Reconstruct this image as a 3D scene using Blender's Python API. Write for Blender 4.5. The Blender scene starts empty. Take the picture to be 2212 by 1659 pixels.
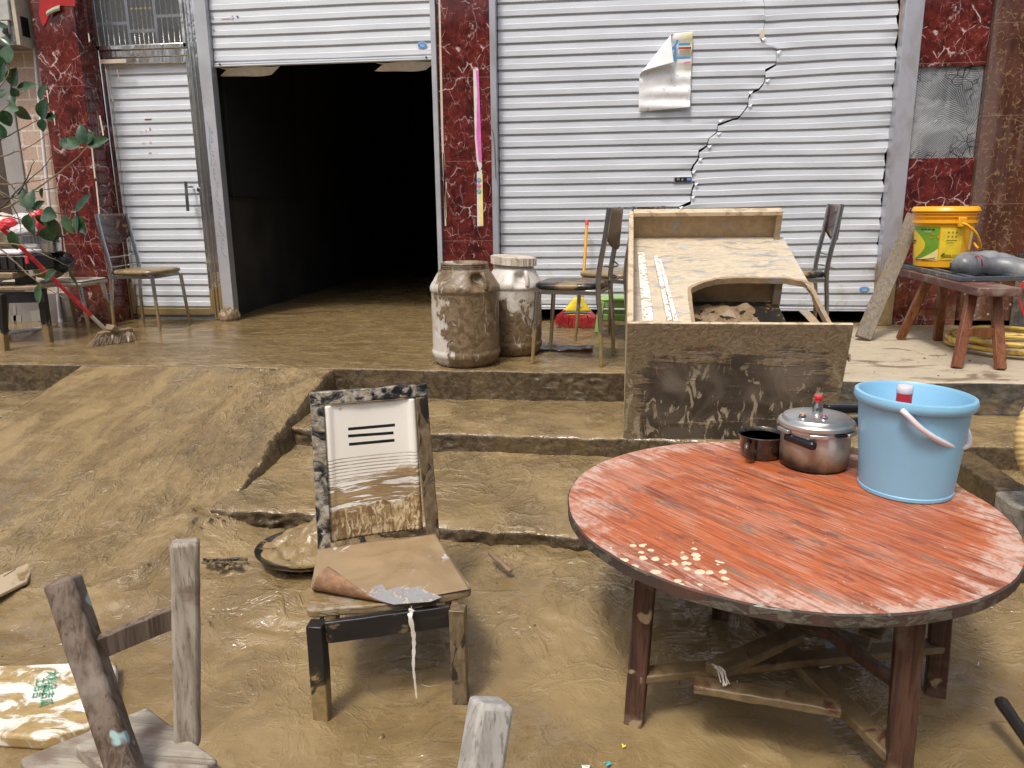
import bpy, math, random
import numpy as np
from mathutils import Vector, Matrix, Quaternion
R = math.radians
scene = bpy.context.scene
col = scene.collection
random.seed(7)

# ---------------------------------------------------------------- camera
F_PX, PITCH, YAW, ROLL, EYE = 1661.0, R(13.3), R(6.8), R(.66), 1.35   # pixel units of a 2212 x 1659 view
def _basis():
    f = Vector((-math.sin(YAW)*math.cos(PITCH), math.cos(YAW)*math.cos(PITCH), -math.sin(PITCH)))
    r = Vector((math.cos(YAW), math.sin(YAW), 0)); u = r.cross(f)
    c, s = math.cos(ROLL), math.sin(ROLL)
    return c*r - s*u, c*u + s*r, f
RT, UP, FW = _basis()
cam_d = bpy.data.cameras.new('camera'); cam = bpy.data.objects.new('camera', cam_d); col.objects.link(cam)
cam.matrix_world = Matrix(((RT.x, UP.x, -FW.x, 0), (RT.y, UP.y, -FW.y, 0), (RT.z, UP.z, -FW.z, EYE), (0, 0, 0, 1)))
cam_d.sensor_width = 36; cam_d.lens = 36*F_PX/2212; cam_d.clip_start = .05; cam_d.clip_end = 500
scene.camera = cam

# ---------------------------------------------------------------- world, sun, exposure
SUN_EL, SUN_ROT = R(58), R(200)
w = bpy.data.worlds.new('World'); scene.world = w; w.use_nodes = True
nt = w.node_tree; nt.nodes.clear()
sky = nt.nodes.new('ShaderNodeTexSky'); sky.sky_type = 'NISHITA'; sky.sun_disc = False
sky.sun_elevation = SUN_EL; sky.sun_rotation = SUN_ROT; sky.air_density = 1.0; sky.dust_density = 6.0; sky.ozone_density = .6
bg = nt.nodes.new('ShaderNodeBackground'); bg.inputs[1].default_value = .13
wo = nt.nodes.new('ShaderNodeOutputWorld'); nt.links.new(sky.outputs[0], bg.inputs[0]); nt.links.new(bg.outputs[0], wo.inputs[0])
sd = bpy.data.lights.new('sun', 'SUN'); sd.energy = 1.85; sd.angle = R(10); sd.color = (1, .98, .945)
so = bpy.data.objects.new('sun', sd); col.objects.link(so)
# direction to the sun: behind the viewer, high and a little to the left
sdir = Vector((-.20, -.46, .95)).normalized()
so.rotation_euler = sdir.to_track_quat('Z', 'Y').to_euler()
sky.sun_elevation = math.asin(sdir.z); sky.sun_rotation = math.atan2(sdir.x, sdir.y)
scene.view_settings.view_transform = 'Standard'; scene.view_settings.look = 'None'
scene.view_settings.gamma = 1; scene.view_settings.use_curve_mapping = False
scene.view_settings.exposure = .24

# ---------------------------------------------------------------- pixel -> place (planning aid: a point seen in the photo on a known plane)
def ray(x, y): return FW + (x-1106)/F_PX*RT - (y-829.5)/F_PX*UP
def at(x, y, z=None, Y=None):
    d = ray(x, y); t = (z-EYE)/d.z if z is not None else Y/d.y
    return Vector((d.x*t, d.y*t, EYE+d.z*t))
def atp(x, y, p, n):
    d = ray(x, y); o = Vector((0, 0, EYE)); return o + d*((p-o).dot(n)/d.dot(n))

# ---------------------------------------------------------------- numpy noise
_rs = np.random.RandomState(3); _P = _rs.permutation(256); _P = np.concatenate([_P, _P, _P]); _G = _rs.normal(size=(256, 3)); _G /= np.linalg.norm(_G, axis=1)[:, None]
def perlin(p):
    p = np.asarray(p, float); i = np.floor(p).astype(int); f = p-i; i &= 255; u = f*f*f*(f*(f*6-15)+10); r = 0
    for a in (0, 1):
        for b in (0, 1):
            for c in (0, 1):
                h = _P[_P[_P[(i[:, 0]+a) & 255]+((i[:, 1]+b) & 255)]+((i[:, 2]+c) & 255)]
                g = _G[h]; d = f-np.array([a, b, c]); v = (g*d).sum(1)
                r = r + v*(u[:, 0] if a else 1-u[:, 0])*(u[:, 1] if b else 1-u[:, 1])*(u[:, 2] if c else 1-u[:, 2])
    return r*1.5
def fbm(p, o=4, gain=.5):
    s = 0; a = 1; q = np.asarray(p, float)
    for k in range(o): s = s + a*perlin(q+k*17.3); q = q*2.03; a *= gain
    return s
def ridged(p, o=4):
    s = 0; a = 1; q = np.asarray(p, float)
    for k in range(o): s = s + a*(1-np.abs(perlin(q+k*9.1))*2); q = q*2.1; a *= .5
    return s/1.9
def sstep(a, b, x): t = np.clip((x-a)/(b-a), 0, 1); return t*t*(3-2*t)

# ---------------------------------------------------------------- shaders
def C(r, g, b): return tuple(((v/255)/12.92 if v/255 <= .04045 else ((v/255+.055)/1.055)**2.4) for v in (r, g, b)) + (1,)
class S:
    def __init__(s, name):
        s.m = bpy.data.materials.new(name); s.m.use_nodes = True; s.t = s.m.node_tree; s.b = s.t.nodes['Principled BSDF']; s._tc = None
    def n(s, typ, **kw):
        nd = s.t.nodes.new('ShaderNode'+typ)
        for k, v in kw.items(): setattr(nd, k, v)
        return nd
    def put(s, inp, v):
        if isinstance(v, bpy.types.NodeSocket): s.t.links.new(v, inp)
        else:
            if isinstance(v, (tuple, list)) and len(v) == 4 and inp.type == 'VECTOR': v = v[:3]
            inp.default_value = v
    def co(s, scale=(1, 1, 1), rot=(0, 0, 0), loc=(0, 0, 0), kind='Object'):
        tc = s.n('TexCoord'); mp = s.n('Mapping'); s.t.links.new(tc.outputs[kind], mp.inputs[0])
        mp.inputs['Scale'].default_value = scale; mp.inputs['Rotation'].default_value = rot; mp.inputs['Location'].default_value = loc
        return mp.outputs[0]
    def noise(s, scale=5, detail=4, rough=.55, dist=0, vec=None, out=0):
        nd = s.n('TexNoise'); s.put(nd.inputs['Scale'], scale); nd.inputs['Detail'].default_value = detail
        nd.inputs['Roughness'].default_value = rough; nd.inputs['Distortion'].default_value = dist
        s.t.links.new(vec if vec is not None else s.co(), nd.inputs['Vector']); return nd.outputs[out]
    def vor(s, scale=5, vec=None, feature='F1', out='Distance', rnd=1):
        nd = s.n('TexVoronoi', feature=feature); nd.inputs['Scale'].default_value = scale; nd.inputs['Randomness'].default_value = rnd
        s.t.links.new(vec if vec is not None else s.co(), nd.inputs['Vector']); return nd.outputs[out]
    def ramp(s, fac, stops, interp='LINEAR'):
        nd = s.n('ValToRGB'); s.put(nd.inputs[0], fac); cr = nd.color_ramp; cr.interpolation = interp
        while len(cr.elements) < len(stops): cr.elements.new(.5)
        for e, (p, c) in zip(cr.elements, stops): e.position = p; e.color = c if isinstance(c, tuple) else (c, c, c, 1)
        return nd.outputs[0]
    def mix(s, f, a, b, mode='MIX'):
        nd = s.n('Mix', data_type='RGBA', blend_type=mode); s.put(nd.inputs[0], f); s.put(nd.inputs[6], a); s.put(nd.inputs[7], b); return nd.outputs[2]
    def math(s, op, a, b=0.0, clamp=False):
        nd = s.n('Math', operation=op, use_clamp=clamp); s.put(nd.inputs[0], a); s.put(nd.inputs[1], b); return nd.outputs[0]
    def xyz(s, v=None):
        nd = s.n('SeparateXYZ'); s.t.links.new(v if v is not None else s.co(), nd.inputs[0]); return nd.outputs
    def warp(s, vec, amt, scale, detail=3):
        nz = s.noise(scale, detail, vec=vec, out=1); a = s.n('VectorMath', operation='MULTIPLY_ADD')
        s.t.links.new(nz, a.inputs[0]); a.inputs[1].default_value = (amt,)*3; s.t.links.new(vec, a.inputs[2]); return a.outputs[0]
    def rng(s, v, a, b, c=0., d=1.):
        nd = s.n('MapRange', interpolation_type='SMOOTHSTEP'); s.put(nd.inputs[0], v)
        for i, x in zip((1, 2, 3, 4), (a, b, c, d)): nd.inputs[i].default_value = x
        return nd.outputs[0]
    def bump(s, h, st=.4, dist=.01, prev=None):
        nd = s.n('Bump'); nd.inputs['Strength'].default_value = st; nd.inputs['Distance'].default_value = dist; s.put(nd.inputs['Height'], h)
        if prev: s.t.links.new(prev, nd.inputs['Normal'])
        return nd.outputs[0]
    def set(s, color=None, rough=None, metal=None, normal=None, spec=None, coat=None, alpha=None, **kw):
        for k, v in (('Base Color', color), ('Roughness', rough), ('Metallic', metal), ('Normal', normal), ('Specular IOR Level', spec), ('Coat Weight', coat), ('Alpha', alpha)):
            if v is not None: s.put(s.b.inputs[k], v)
        for k, v in kw.items(): s.put(s.b.inputs[k.replace('_', ' ')], v)
        return s.m
MUD_A, MUD_B, MUD_C = (.300, .213, .096, 1), (.195, .134, .058, 1), (.42, .32, .175, 1)
M = {}
def mud_layers(s, sc=1.0, stretch=(1, 1, 1), rot=0.0, churn=None, strong=1.0):
    """wet flood silt: flowing folds, creases, smooth wet pools and rougher churned areas"""
    v = s.co(stretch, (0, 0, rot))
    n1 = s.noise(1.9*sc, 5, .55, .4, v); n2 = s.noise(15*sc, 6, .62, .3, v); n3 = s.noise(70*sc, 4, .6, .1, v); n4 = s.noise(6*sc, 4, .5, .9, v)
    n5 = s.noise(2.6*sc, 5, .60, .7, s.co(stretch, (0, 0, rot), (3, 5, 1)))
    n6 = s.noise(3.0*sc, 5, .56, 1.5, s.co(stretch, (0, 0, rot), (8, 2, 5))); n7 = s.noise(8.5*sc, 5, .6, 1.2, s.co(stretch, (0, 0, rot), (2, 7, 3)))
    ab = lambda n: s.math('ABSOLUTE', s.math('SUBTRACT', n, .5))
    ch = s.rng(n1, .42, .58)
    if churn is not None: ch = s.math('MULTIPLY', ch, churn, True); ch = s.math('MAXIMUM', ch, s.math('MULTIPLY', churn, .35))
    fold = s.rng(ab(n6), .055, .0); fold2 = s.math('MULTIPLY', s.rng(ab(n7), .05, .0), .45); fh = s.math('MULTIPLY', s.math('MAXIMUM', fold, fold2), s.math('ADD', s.math('MULTIPLY', ch, .85), .12))
    cr = s.math('MULTIPLY', s.math('MAXIMUM', s.rng(ab(n4), .012, .0), s.math('MULTIPLY', s.rng(ab(n2), .014, .0), .6)), s.math('ADD', s.math('MULTIPLY', ch, .8), .08))
    colr = s.mix(s.rng(n5, .3, .7), MUD_B, MUD_A); colr = s.mix(s.rng(n2, .54, .80, 0, .35), colr, MUD_C); colr = s.mix(s.rng(n3, .60, .8, 0, .25), colr, MUD_B)
    colr = s.mix(s.math('MULTIPLY', cr, .6), colr, (.085, .056, .024, 1)); colr = s.mix(s.math('MULTIPLY', fh, .30), colr, MUD_C); colr = s.mix(s.rng(n1, .44, .34, 0, .30), colr, (.165, .112, .05, 1))
    rough = s.math('ADD', s.rng(n5, .42, .58, .14, .40), s.rng(n2, .35, .8, 0, .16), True)
    calm = s.math('ADD', s.math('MULTIPLY', ch, .95), .22)
    b0 = s.bump(fh, .60, .014*strong, s.bump(n4, .35, .018)); b1 = s.bump(cr, -.7, .006, b0); b2 = s.bump(s.math('MULTIPLY', n2, calm), min(1, .55*strong), .016*strong, b1); b3 = s.bump(s.math('MULTIPLY', n3, calm), .35, .003, b2)
    s.put(s.b.inputs['Coat Weight'], s.rng(n5, .60, .40, .20, .85)); s.b.inputs['Coat Roughness'].default_value = .09; s.b.inputs['Coat IOR'].default_value = 1.4; s.put(s.b.inputs['Coat Normal'], b2)
    return colr, rough, b3
def make_mud():
    s = S('wet_mud'); X, Y, Z = s.xyz(); yw = s.math('ADD', Y, s.math('MULTIPLY', s.noise(1.3, 3), .9)); c, r, b = mud_layers(s, 1.0, (1, 1, 1), 0, s.rng(yw, 2.25, 3.1, .16, 1.0)); M['mud'] = s.set(c, r, normal=b, spec=.6)
    s = S('ramp_mud'); X, Y, Z = s.xyz(); c, r, b = mud_layers(s, 1.15, (2.0, .9, 1), R(8), s.rng(s.math('ADD', X, s.math('MULTIPLY', Y, .10)), -2.30, -1.95, .10, .85), 1.2); bar = s.math('MULTIPLY', s.rng(s.noise(3.2, 5, .6, .2, s.co((.6, 6, 1))), .60, .68, 0, .5), s.rng(X, -2.1, -2.5)); c = s.mix(bar, c, (.45, .36, .21, 1)); M['mud_ramp'] = s.set(c, r, normal=b, spec=.5)
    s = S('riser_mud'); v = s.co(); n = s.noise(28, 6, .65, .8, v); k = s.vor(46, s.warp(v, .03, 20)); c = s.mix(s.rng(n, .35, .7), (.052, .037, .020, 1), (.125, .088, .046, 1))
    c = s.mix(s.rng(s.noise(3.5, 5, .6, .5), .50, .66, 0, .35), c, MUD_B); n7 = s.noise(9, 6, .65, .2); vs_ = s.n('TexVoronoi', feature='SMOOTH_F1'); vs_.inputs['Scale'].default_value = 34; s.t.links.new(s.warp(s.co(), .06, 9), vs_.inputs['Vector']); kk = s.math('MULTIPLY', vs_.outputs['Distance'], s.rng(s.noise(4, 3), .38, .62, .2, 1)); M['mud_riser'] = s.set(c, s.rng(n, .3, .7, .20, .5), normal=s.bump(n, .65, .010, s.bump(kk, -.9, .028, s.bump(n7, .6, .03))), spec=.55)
    # porch: flooded on the left, drying concrete on the right
    s = S('porch_mud'); v = s.co((1, 2.2, 1)); X, Y, Z = s.xyz()
    n1 = s.noise(2.2, 6, .6, 1.4, v); n2 = s.noise(13, 6, .65, .8, v); n3 = s.noise(55, 4, .6, 0, v)
    wv = s.noise(3.0, 5, .58, 1.3, s.co((.9, 4.2, 1), (0, 0, 0), (4, 4, 4))); wl = s.rng(s.math('ABSOLUTE', s.math('SUBTRACT', wv, .5)), .035, .0); wl2 = s.rng(s.math('ABSOLUTE', s.math('SUBTRACT', s.noise(7, 5, .6, 1.0, s.co((.8, 3.2, 1))), .5)), .03, .0, 0, .6); wln = s.math('MAXIMUM', wl, wl2)
    wetc = s.mix(s.rng(n1, .3, .7), (.155, .102, .044, 1), MUD_A); wetc = s.mix(s.rng(n2, .52, .72, 0, .7), wetc, MUD_C); wetc = s.mix(s.rng(n3, .58, .70, 0, .6), wetc, (.11, .072, .03, 1)); wetc = s.mix(s.math('MULTIPLY', wln, .65), wetc, (.10, .066, .028, 1))
    dry = s.mix(s.rng(n2, .45, .62), (.50, .425, .30, 1), (.42, .36, .27, 1)); dry = s.mix(s.rng(n1, .56, .66), dry, (.20, .15, .09, 1)); dry = s.mix(s.rng(n3, .62, .7, 0, .7), dry, (.3, .3, .28, 1))
    dm = s.rng(s.math('ADD', X, s.math('MULTIPLY', n1, .8)), 1.35, 1.60); dm = s.math('MULTIPLY', dm, s.rng(s.math('ADD', Y, n2), 6.55, 6.15), True)
    poolm = s.math('MULTIPLY', s.rng(s.math('ADD', X, s.math('MULTIPLY', n1, 1.6)), -1.2, -2.2), s.rng(s.math('ADD', Y, s.math('MULTIPLY', n1, 1.2)), 5.15, 5.55))
    pool2 = s.math('MULTIPLY', s.rng(n1, .50, .56), s.rng(X, 1.4, .9))
    pm = s.math('MAXIMUM', poolm, s.math('MULTIPLY', pool2, .75))
    r = s.mix(pm, s.rng(n2, .3, .8, .16, .5), (.07, .07, .07, 1)); r = s.mix(dm, r, (.7, .7, .7, 1))
    inv = s.math('SUBTRACT', 1.0, s.math('MULTIPLY', pm, .88)); h = s.math('ADD', s.math('MULTIPLY', s.math('ADD', s.math('MULTIPLY', n2, 1.4), s.math('MULTIPLY', n3, .45)), inv), s.math('MULTIPLY', wv, .5))
    M['porch'] = s.set(s.mix(dm, wetc, dry), r, normal=s.bump(h, .7, .012), spec=.6)
def muddy(name, base, amt=.5, sc=8, stretch=(1, 1, 1), rough=.45, metal=0., zlow=None, zhigh=None, base2=None, b2sc=20, dist=1., mud=MUD_A, mud2=MUD_B, bst=.5, coat=0., spec=.5):
    """base colour with patches of mud; more mud near zlow (object space)"""
    s = S(name); v = s.co(stretch); n = s.noise(sc, 6, .62, dist, v); d = s.noise(sc*4, 5, .6, .5, v)
    b = base
    if base2: b = s.mix(s.rng(s.noise(b2sc, 5, .6, .3, s.co(stretch)), .42, .62), base, base2)
    f = n
    if zlow is not None: f = s.math('ADD', n, s.rng(s.xyz()[2], zlow, zhigh, .45, -.25))
    th = 1-amt; m = s.rng(f, .215+th*.5, .285+th*.5); film = s.rng(f, .13+th*.5, .25+th*.5, 0, .22)
    b = s.mix(film, b, mud2); c = s.mix(m, b, s.mix(s.rng(s.math('ADD', d, s.math('MULTIPLY', m, .12)), .40, .80), mud2, mud))
    rr = s.mix(m, (rough,)*3+(1,), s.rng(d, .3, .7, .3, .6)); mm = s.math('MULTIPLY', s.math('SUBTRACT', 1.0, m), metal)
    h = s.math('ADD', s.math('MULTIPLY', m, .7), s.math('MULTIPLY', d, .5))
    return s.set(c, rr, mm, s.bump(h, bst, .004), spec, coat)
def plain(name, c, rough=.5, metal=0., var=.15, sc=12, bump=.15, coat=0., spec=.5, bsc=60):
    s = S(name); n = s.noise(sc, 5, .6); d = tuple(x*(1-var) for x in c[:3])+(1,); l = tuple(min(1, x*(1+var)) for x in c[:3])+(1,)
    return s.set(s.mix(s.rng(n, .3, .7), d, l), s.rng(n, .3, .7, max(.02, rough-.08), rough+.08), metal, s.bump(s.noise(bsc, 3), bump, .002), spec, coat)
def wood(name, ca, cb, cc=None, rough=.6, along='Z', sc=1., stain=None):
    s = S(name); st = {'X': (3, 70, 70), 'Y': (70, 3, 70), 'Z': (70, 70, 3)}[along]
    v = s.co(tuple(x*sc for x in st)); n = s.noise(1., 6, .65, .4, v); g = s.noise(2.6, 3, .5, .2, v); b = s.noise(7, 5, .6, .6)
    c = s.mix(s.rng(n, .34, .62), ca, cb); c = s.mix(s.rng(g, .56, .68, 0, .6), c, tuple(x*.35 for x in ca[:3])+(1,))
    if cc: c = s.mix(s.rng(b, .5, .66), c, cc)
    if stain: c = s.mix(s.rng(s.noise(11, 3, .5, .2, s.co(loc=(3, 1, 2))), .66, .70), c, stain)
    return s.set(c, s.rng(n, .3, .7, rough-.1, rough+.15), normal=s.bump(n, .6, .003, s.bump(g, .4, .002)), spec=.35)
def make_cream(Hs, Hz):
    """backrest panel: heights are fractions of the panel height Hz*.9"""
    k = Hz*.9
    s = S('cream_panel'); X, Y, Z0 = s.xyz(); Z = s.math('DIVIDE', Z0, k); v = s.co(); n = s.noise(9, 6, .6, 1.5, v); st = s.noise(12, 4, .6, .3, s.co((.6, 1, 6), (0, R(-14), 0))); dr = s.noise(75, 4, .6, 1.0, s.co((1, 1, .35)))
    zt = s.math('ADD', Z, s.math('MULTIPLY', s.math('SUBTRACT', n, .5), .22)); zt = s.math('SUBTRACT', zt, s.math('MULTIPLY', X, .30))
    m1 = s.rng(zt, .21, .18); m2 = s.math('MULTIPLY', s.rng(zt, .44, .38), s.rng(st, .42, .50)); m3 = s.math('MULTIPLY', s.rng(n, .64, .67), s.rng(X, .10, .26)); m4 = s.math('MULTIPLY', s.rng(n, .60, .64), s.rng(s.math('ABSOLUTE', s.math('SUBTRACT', Z, .97)), .05, .02)); m = s.math('MAXIMUM', s.math('MAXIMUM', m1, m2), s.math('MAXIMUM', m3, m4))
    mc = s.mix(s.rng(st, .35, .7), (.24, .145, .06, 1), (.50, .36, .19, 1)); mc = s.mix(s.math('MULTIPLY', m1, s.rng(dr, .50, .58)), mc, (.66, .54, .34, 1)); mc = s.mix(s.math('MULTIPLY', m1, s.rng(dr, .45, .38)), mc, (.22, .135, .06, 1))
    rb = s.math('MULTIPLY', s.rng(s.math('ABSOLUTE', s.math('SUBTRACT', Z, .515)), .095, .090), s.rng(s.math('SINE', s.math('MULTIPLY', Z, 2*math.pi/.0245)), .2, .9))
    c = s.mix(m, (.92, .89, .80, 1), mc); c = s.mix(s.math('MULTIPLY', rb, s.rng(n, .3, .6, .35, .9)), c, (.26, .17, .09, 1))
    M['cream'] = s.set(c, s.mix(m, (.35, .35, .35, 1), s.rng(dr, .3, .7, .3, .6)), normal=s.bump(s.math('ADD', s.math('MULTIPLY', m, .5), s.math('MULTIPLY', m1, dr)), .8, .005, s.bump(rb, -.8, .004)))
def make_mats():
    make_mud()
    # red marble tiles with white veins
    s = S('red_marble'); v = s.co(); v1 = s.warp(v, .10, 7, 5); v2 = s.warp(s.co((1, 1, .55), (0, R(28), 0)), .09, 10, 5)
    n = s.noise(9, 9, .7, .9, v); nn = s.noise(30, 6, .7, 0, v)
    base = s.mix(s.rng(n, .34, .66), (.045, .009, .009, 1), (.165, .026, .020, 1)); base = s.mix(s.rng(nn, .55, .8, 0, .5), base, (.27, .05, .035, 1))
    e1 = s.vor(4.6, v1, 'DISTANCE_TO_EDGE'); e2 = s.vor(10, v2, 'DISTANCE_TO_EDGE')
    mk = s.noise(4.5, 4, .6, 0, s.co(loc=(5, 2, 1))); mk2 = s.noise(8, 4, .6, 0, s.co(loc=(1, 7, 3)))
    l1 = s.math('MULTIPLY', s.rng(e1, .022, .003), s.rng(mk, .51, .58)); l2 = s.math('MULTIPLY', s.rng(e2, .022, .003, 0, .50), s.rng(mk2, .47, .56))
    fat = s.math('MULTIPLY', s.rng(e1, .06, .02), s.rng(s.noise(9, 4, .6, 0, s.co(loc=(1, 7, 3))), .62, .68, 0, .85))
    vein = s.math('MAXIMUM', s.math('MAXIMUM', l1, l2), fat)
    e3 = s.vor(19, s.warp(s.co((1, 1, .7), (0, R(20), 0), (3, 3, 3)), .05, 22, 5), 'DISTANCE_TO_EDGE'); l3 = s.math('MULTIPLY', s.rng(e3, .05, .006, 0, .60), s.rng(s.noise(13, 5, .65, 0, s.co(loc=(7, 1, 6))), .48, .60)); sk = s.math('MULTIPLY', s.rng(s.noise(70, 5, .7), .60, .70, 0, .6), s.rng(mk, .42, .6)); base = s.mix(s.math('MAXIMUM', l3, sk), base, (.42, .17, .14, 1)); base = s.mix(s.rng(s.noise(16, 7, .75, .4, s.co(loc=(9, 2, 2))), .56, .66, 0, .75), base, (.030, .007, .008, 1))
    c = s.mix(s.math('MULTIPLY', vein, .9), base, (.62, .48, .46, 1))
    X, Y, Z = s.xyz(); zz = s.math('MODULO', s.math('ADD', Z, 9.26), .60); jt = s.rng(s.math('ABSOLUTE', s.math('SUBTRACT', zz, .3)), .0022, .001)
    c = s.mix(s.math('MULTIPLY', jt, .75), c, (.30, .16, .13, 1))
    film = s.math('MULTIPLY', s.rng(Z, .50, .0), s.rng(s.noise(5, 6, .65, .5), .40, .65)); c = s.mix(s.math('MULTIPLY', film, .35), c, MUD_A)
    M['marble'] = s.set(c, s.mix(film, (.10, .10, .10, 1), (.40, .40, .40, 1)), normal=s.bump(jt, -.5, .003, s.bump(s.noise(3), .05, .01)), spec=.5)
    # brown tile with gold crackle
    s = S('crackle_tile'); v = s.warp(s.co(), .035, 16, 4); n = s.noise(4, 5, .6)
    base = s.mix(s.rng(n, .35, .65), (.060, .022, .013, 1), (.105, .036, .020, 1)); base = s.mix(s.rng(s.noise(50, 3), .5, .7, 0, .5), base, (.045, .018, .012, 1))
    e = s.vor(24, v, 'DISTANCE_TO_EDGE'); mk = s.noise(26, 4, .65, .3); f = s.math('MULTIPLY', s.rng(e, .085, .02), s.rng(mk, .46, .60, 0, .70))
    X, Y, Z = s.xyz(); zz = s.math('MODULO', s.math('ADD', Z, 9.02), .60); jt = s.rng(s.math('ABSOLUTE', s.math('SUBTRACT', zz, .3)), .003, .001)
    c = s.mix(f, base, (.29, .19, .09, 1)); c = s.mix(s.math('MULTIPLY', jt, .5), c, (.30, .22, .17, 1))
    sp = s.math('MULTIPLY', s.rng(s.vor(20), .20, .15), s.rng(Z, .55, .2)); c = s.mix(s.math('MULTIPLY', sp, .8), c, (.40, .36, .28, 1))
    film = s.math('MULTIPLY', s.rng(s.noise(2.2, 4, .6, 0, s.co((1.6, 1, .22))), .5, .64), .24); c = s.mix(film, c, (.34, .27, .24, 1))
    M['brown_tile'] = s.set(c, s.rng(n, .3, .7, .16, .3), normal=s.bump(jt, -.4, .003), spec=.5)
    # beige split-face tiles
    s = S('beige_tile'); X, Y, Z = s.xyz(); cb = s.n('CombineXYZ'); s.t.links.new(X, cb.inputs[0]); s.t.links.new(Z, cb.inputs[1])
    br = s.n('TexBrick'); s.t.links.new(cb.outputs[0], br.inputs[0]); br.inputs['Scale'].default_value = 1; br.inputs['Brick Width'].default_value = .24; br.inputs['Row Height'].default_value = .118; br.inputs['Mortar Size'].default_value = .007
    br.inputs['Color1'].default_value = (.50, .37, .28, 1); br.inputs['Color2'].default_value = (.56, .42, .33, 1); br.inputs['Mortar'].default_value = (.72, .66, .57, 1)
    c = s.mix(s.rng(s.noise(55, 5, .7), .42, .62, 0, .6), br.outputs[0], (.38, .25, .19, 1))
    M['beige'] = s.set(c, .6, normal=s.bump(br.outputs[1], -.7, .008, s.bump(s.noise(60, 4), .3, .003)))
    s = S('shutter_paint'); n = s.noise(3, 4, .5, 0, s.co((1, 1, 3))); X, Y, Z = s.xyz()
    c = s.mix(s.rng(n, .3, .7), (.61, .645, .68, 1), (.68, .71, .745, 1)); sp = s.math('MULTIPLY', s.rng(s.noise(9, 6, .7, 0, s.co((1, 1, .5))), .58, .72), s.rng(Z, .9, .1, .0, .6)); c = s.mix(sp, c, (.42, .36, .26, 1))
    dsp = s.math('MULTIPLY', s.rng(s.vor(26), .09, .06), s.rng(s.noise(6, 3), .5, .6, 0, .6)); c = s.mix(dsp, c, (.35, .28, .2, 1))
    M['shutter'] = s.set(c, .40, .0, s.bump(s.noise(2.5, 3, .5, 0, s.co((1, 1, 4))), .12, .02))
    s = S('shutter_aluminium'); n = s.noise(3, 4, .5, 0, s.co((.6, 1, 3))); X, Y, Z = s.xyz(); c = s.mix(s.rng(n, .3, .7), (.575, .605, .64, 1), (.65, .68, .715, 1))
    sp = s.math('MULTIPLY', s.rng(s.noise(7, 6, .7, 0, s.co((1, 1, 1))), .52, .68), s.rng(Z, 1.0, .15, .05, .60)); c = s.mix(sp, c, (.42, .38, .31, 1))
    M['shutter2'] = s.set(c, s.rng(n, .3, .7, .32, .42), .12, s.bump(s.noise(2.2, 3, .5, 0, s.co((1, 1, 2.5))), .18, .03))
    M['rail'] = plain('rail_grey', (.52, .53, .55, 1), .35, .35, .08, 3, .05)
    M['rail_dirty'] = muddy('rail_dirty', (.46, .47, .52, 1), .30, 5, (1, 1, .5), .35, .35, .42, 1.3, base2=(.38, .37, .38, 1), b2sc=6)
    s = S('stainless_steel'); n = s.noise(1.4, 4, .6, .4, s.co((4, 4, 1.0))); X, Y, Z = s.xyz(); m = s.rng(s.math('ADD', s.noise(9, 6, .65, .5), s.rng(Z, .0, .70, .42, -.30)), .62, .70)
    c = s.mix(m, (.74, .72, .68, 1), s.mix(s.noise(40, 4), MUD_B, MUD_A)); M['steel'] = s.set(c, s.mix(m, s.rng(n, .3, .7, .14, .24), (.5, .5, .5, 1)), s.math('SUBTRACT', 1.0, m), s.bump(n, .30, .05), .5)
    M['chrome'] = muddy('chrome_tube', (.50, .50, .50, 1), .34, 26, (1, 1, .5), .22, 1., .0, .45)
    M['chrome_mud'] = muddy('chrome_tube_muddy', (.40, .40, .40, 1), .60, 26, (1, 1, .3), .25, 1., .0, .3)
    M['chrome_clean'] = plain('dull_chrome', (.42, .42, .43, 1), .25, 1., .15, 20, .05)
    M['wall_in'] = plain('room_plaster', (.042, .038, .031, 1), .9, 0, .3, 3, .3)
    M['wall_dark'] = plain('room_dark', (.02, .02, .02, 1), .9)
    s = S('screed_bed'); v = s.co(); vn = s.vor(4.5, s.warp(v, .12, 4), out='Color'); X, Y, Z = s.xyz(vn)
    ang = s.math('MULTIPLY', X, 6.3); VX, VY, VZ = s.xyz(v)
    ph = s.math('ADD', s.math('MULTIPLY', s.math('SINE', ang), VX), s.math('MULTIPLY', s.math('COSINE', ang), VZ)); wv = s.math('SINE', s.math('ADD', s.math('MULTIPLY', ph, 520), s.math('MULTIPLY', s.noise(6, 2), 14)))
    n = s.noise(4, 6, .65, .8); c = s.mix(s.rng(n, .38, .62), (.085, .095, .105, 1), (.30, .32, .33, 1)); c = s.mix(s.rng(wv, -.4, .8, 0, .42), c, (.48, .50, .52, 1)); ck = s.math('MULTIPLY', s.rng(s.vor(17, s.warp(v, .05, 12), 'DISTANCE_TO_EDGE'), .07, .02), s.rng(s.noise(3, 2, .5, 0, s.co(loc=(2, 0, 4))), .52, .62)); c = s.mix(ck, c, (.02, .024, .026, 1))
    M['bed'] = s.set(c, .45, normal=s.bump(wv, .8, .003))
    s = S('fresh_concrete'); n = s.noise(9, 8, .7); c = s.mix(s.rng(n, .35, .65), (.12, .105, .08, 1), (.36, .33, .27, 1)); M['concrete'] = s.set(c, .8, normal=s.bump(s.noise(40, 6, .7), .8, .01))
    s = S('dark_concrete'); n = s.noise(12, 8, .7); c = s.mix(s.rng(n, .35, .65), (.035, .035, .03, 1), (.12, .105, .08, 1)); c = s.mix(s.rng(s.noise(4, 5), .5, .6), c, (.16, .12, .07, 1)); M['dark_concrete'] = s.set(c, .7, normal=s.bump(n, .9, .02))
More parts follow.
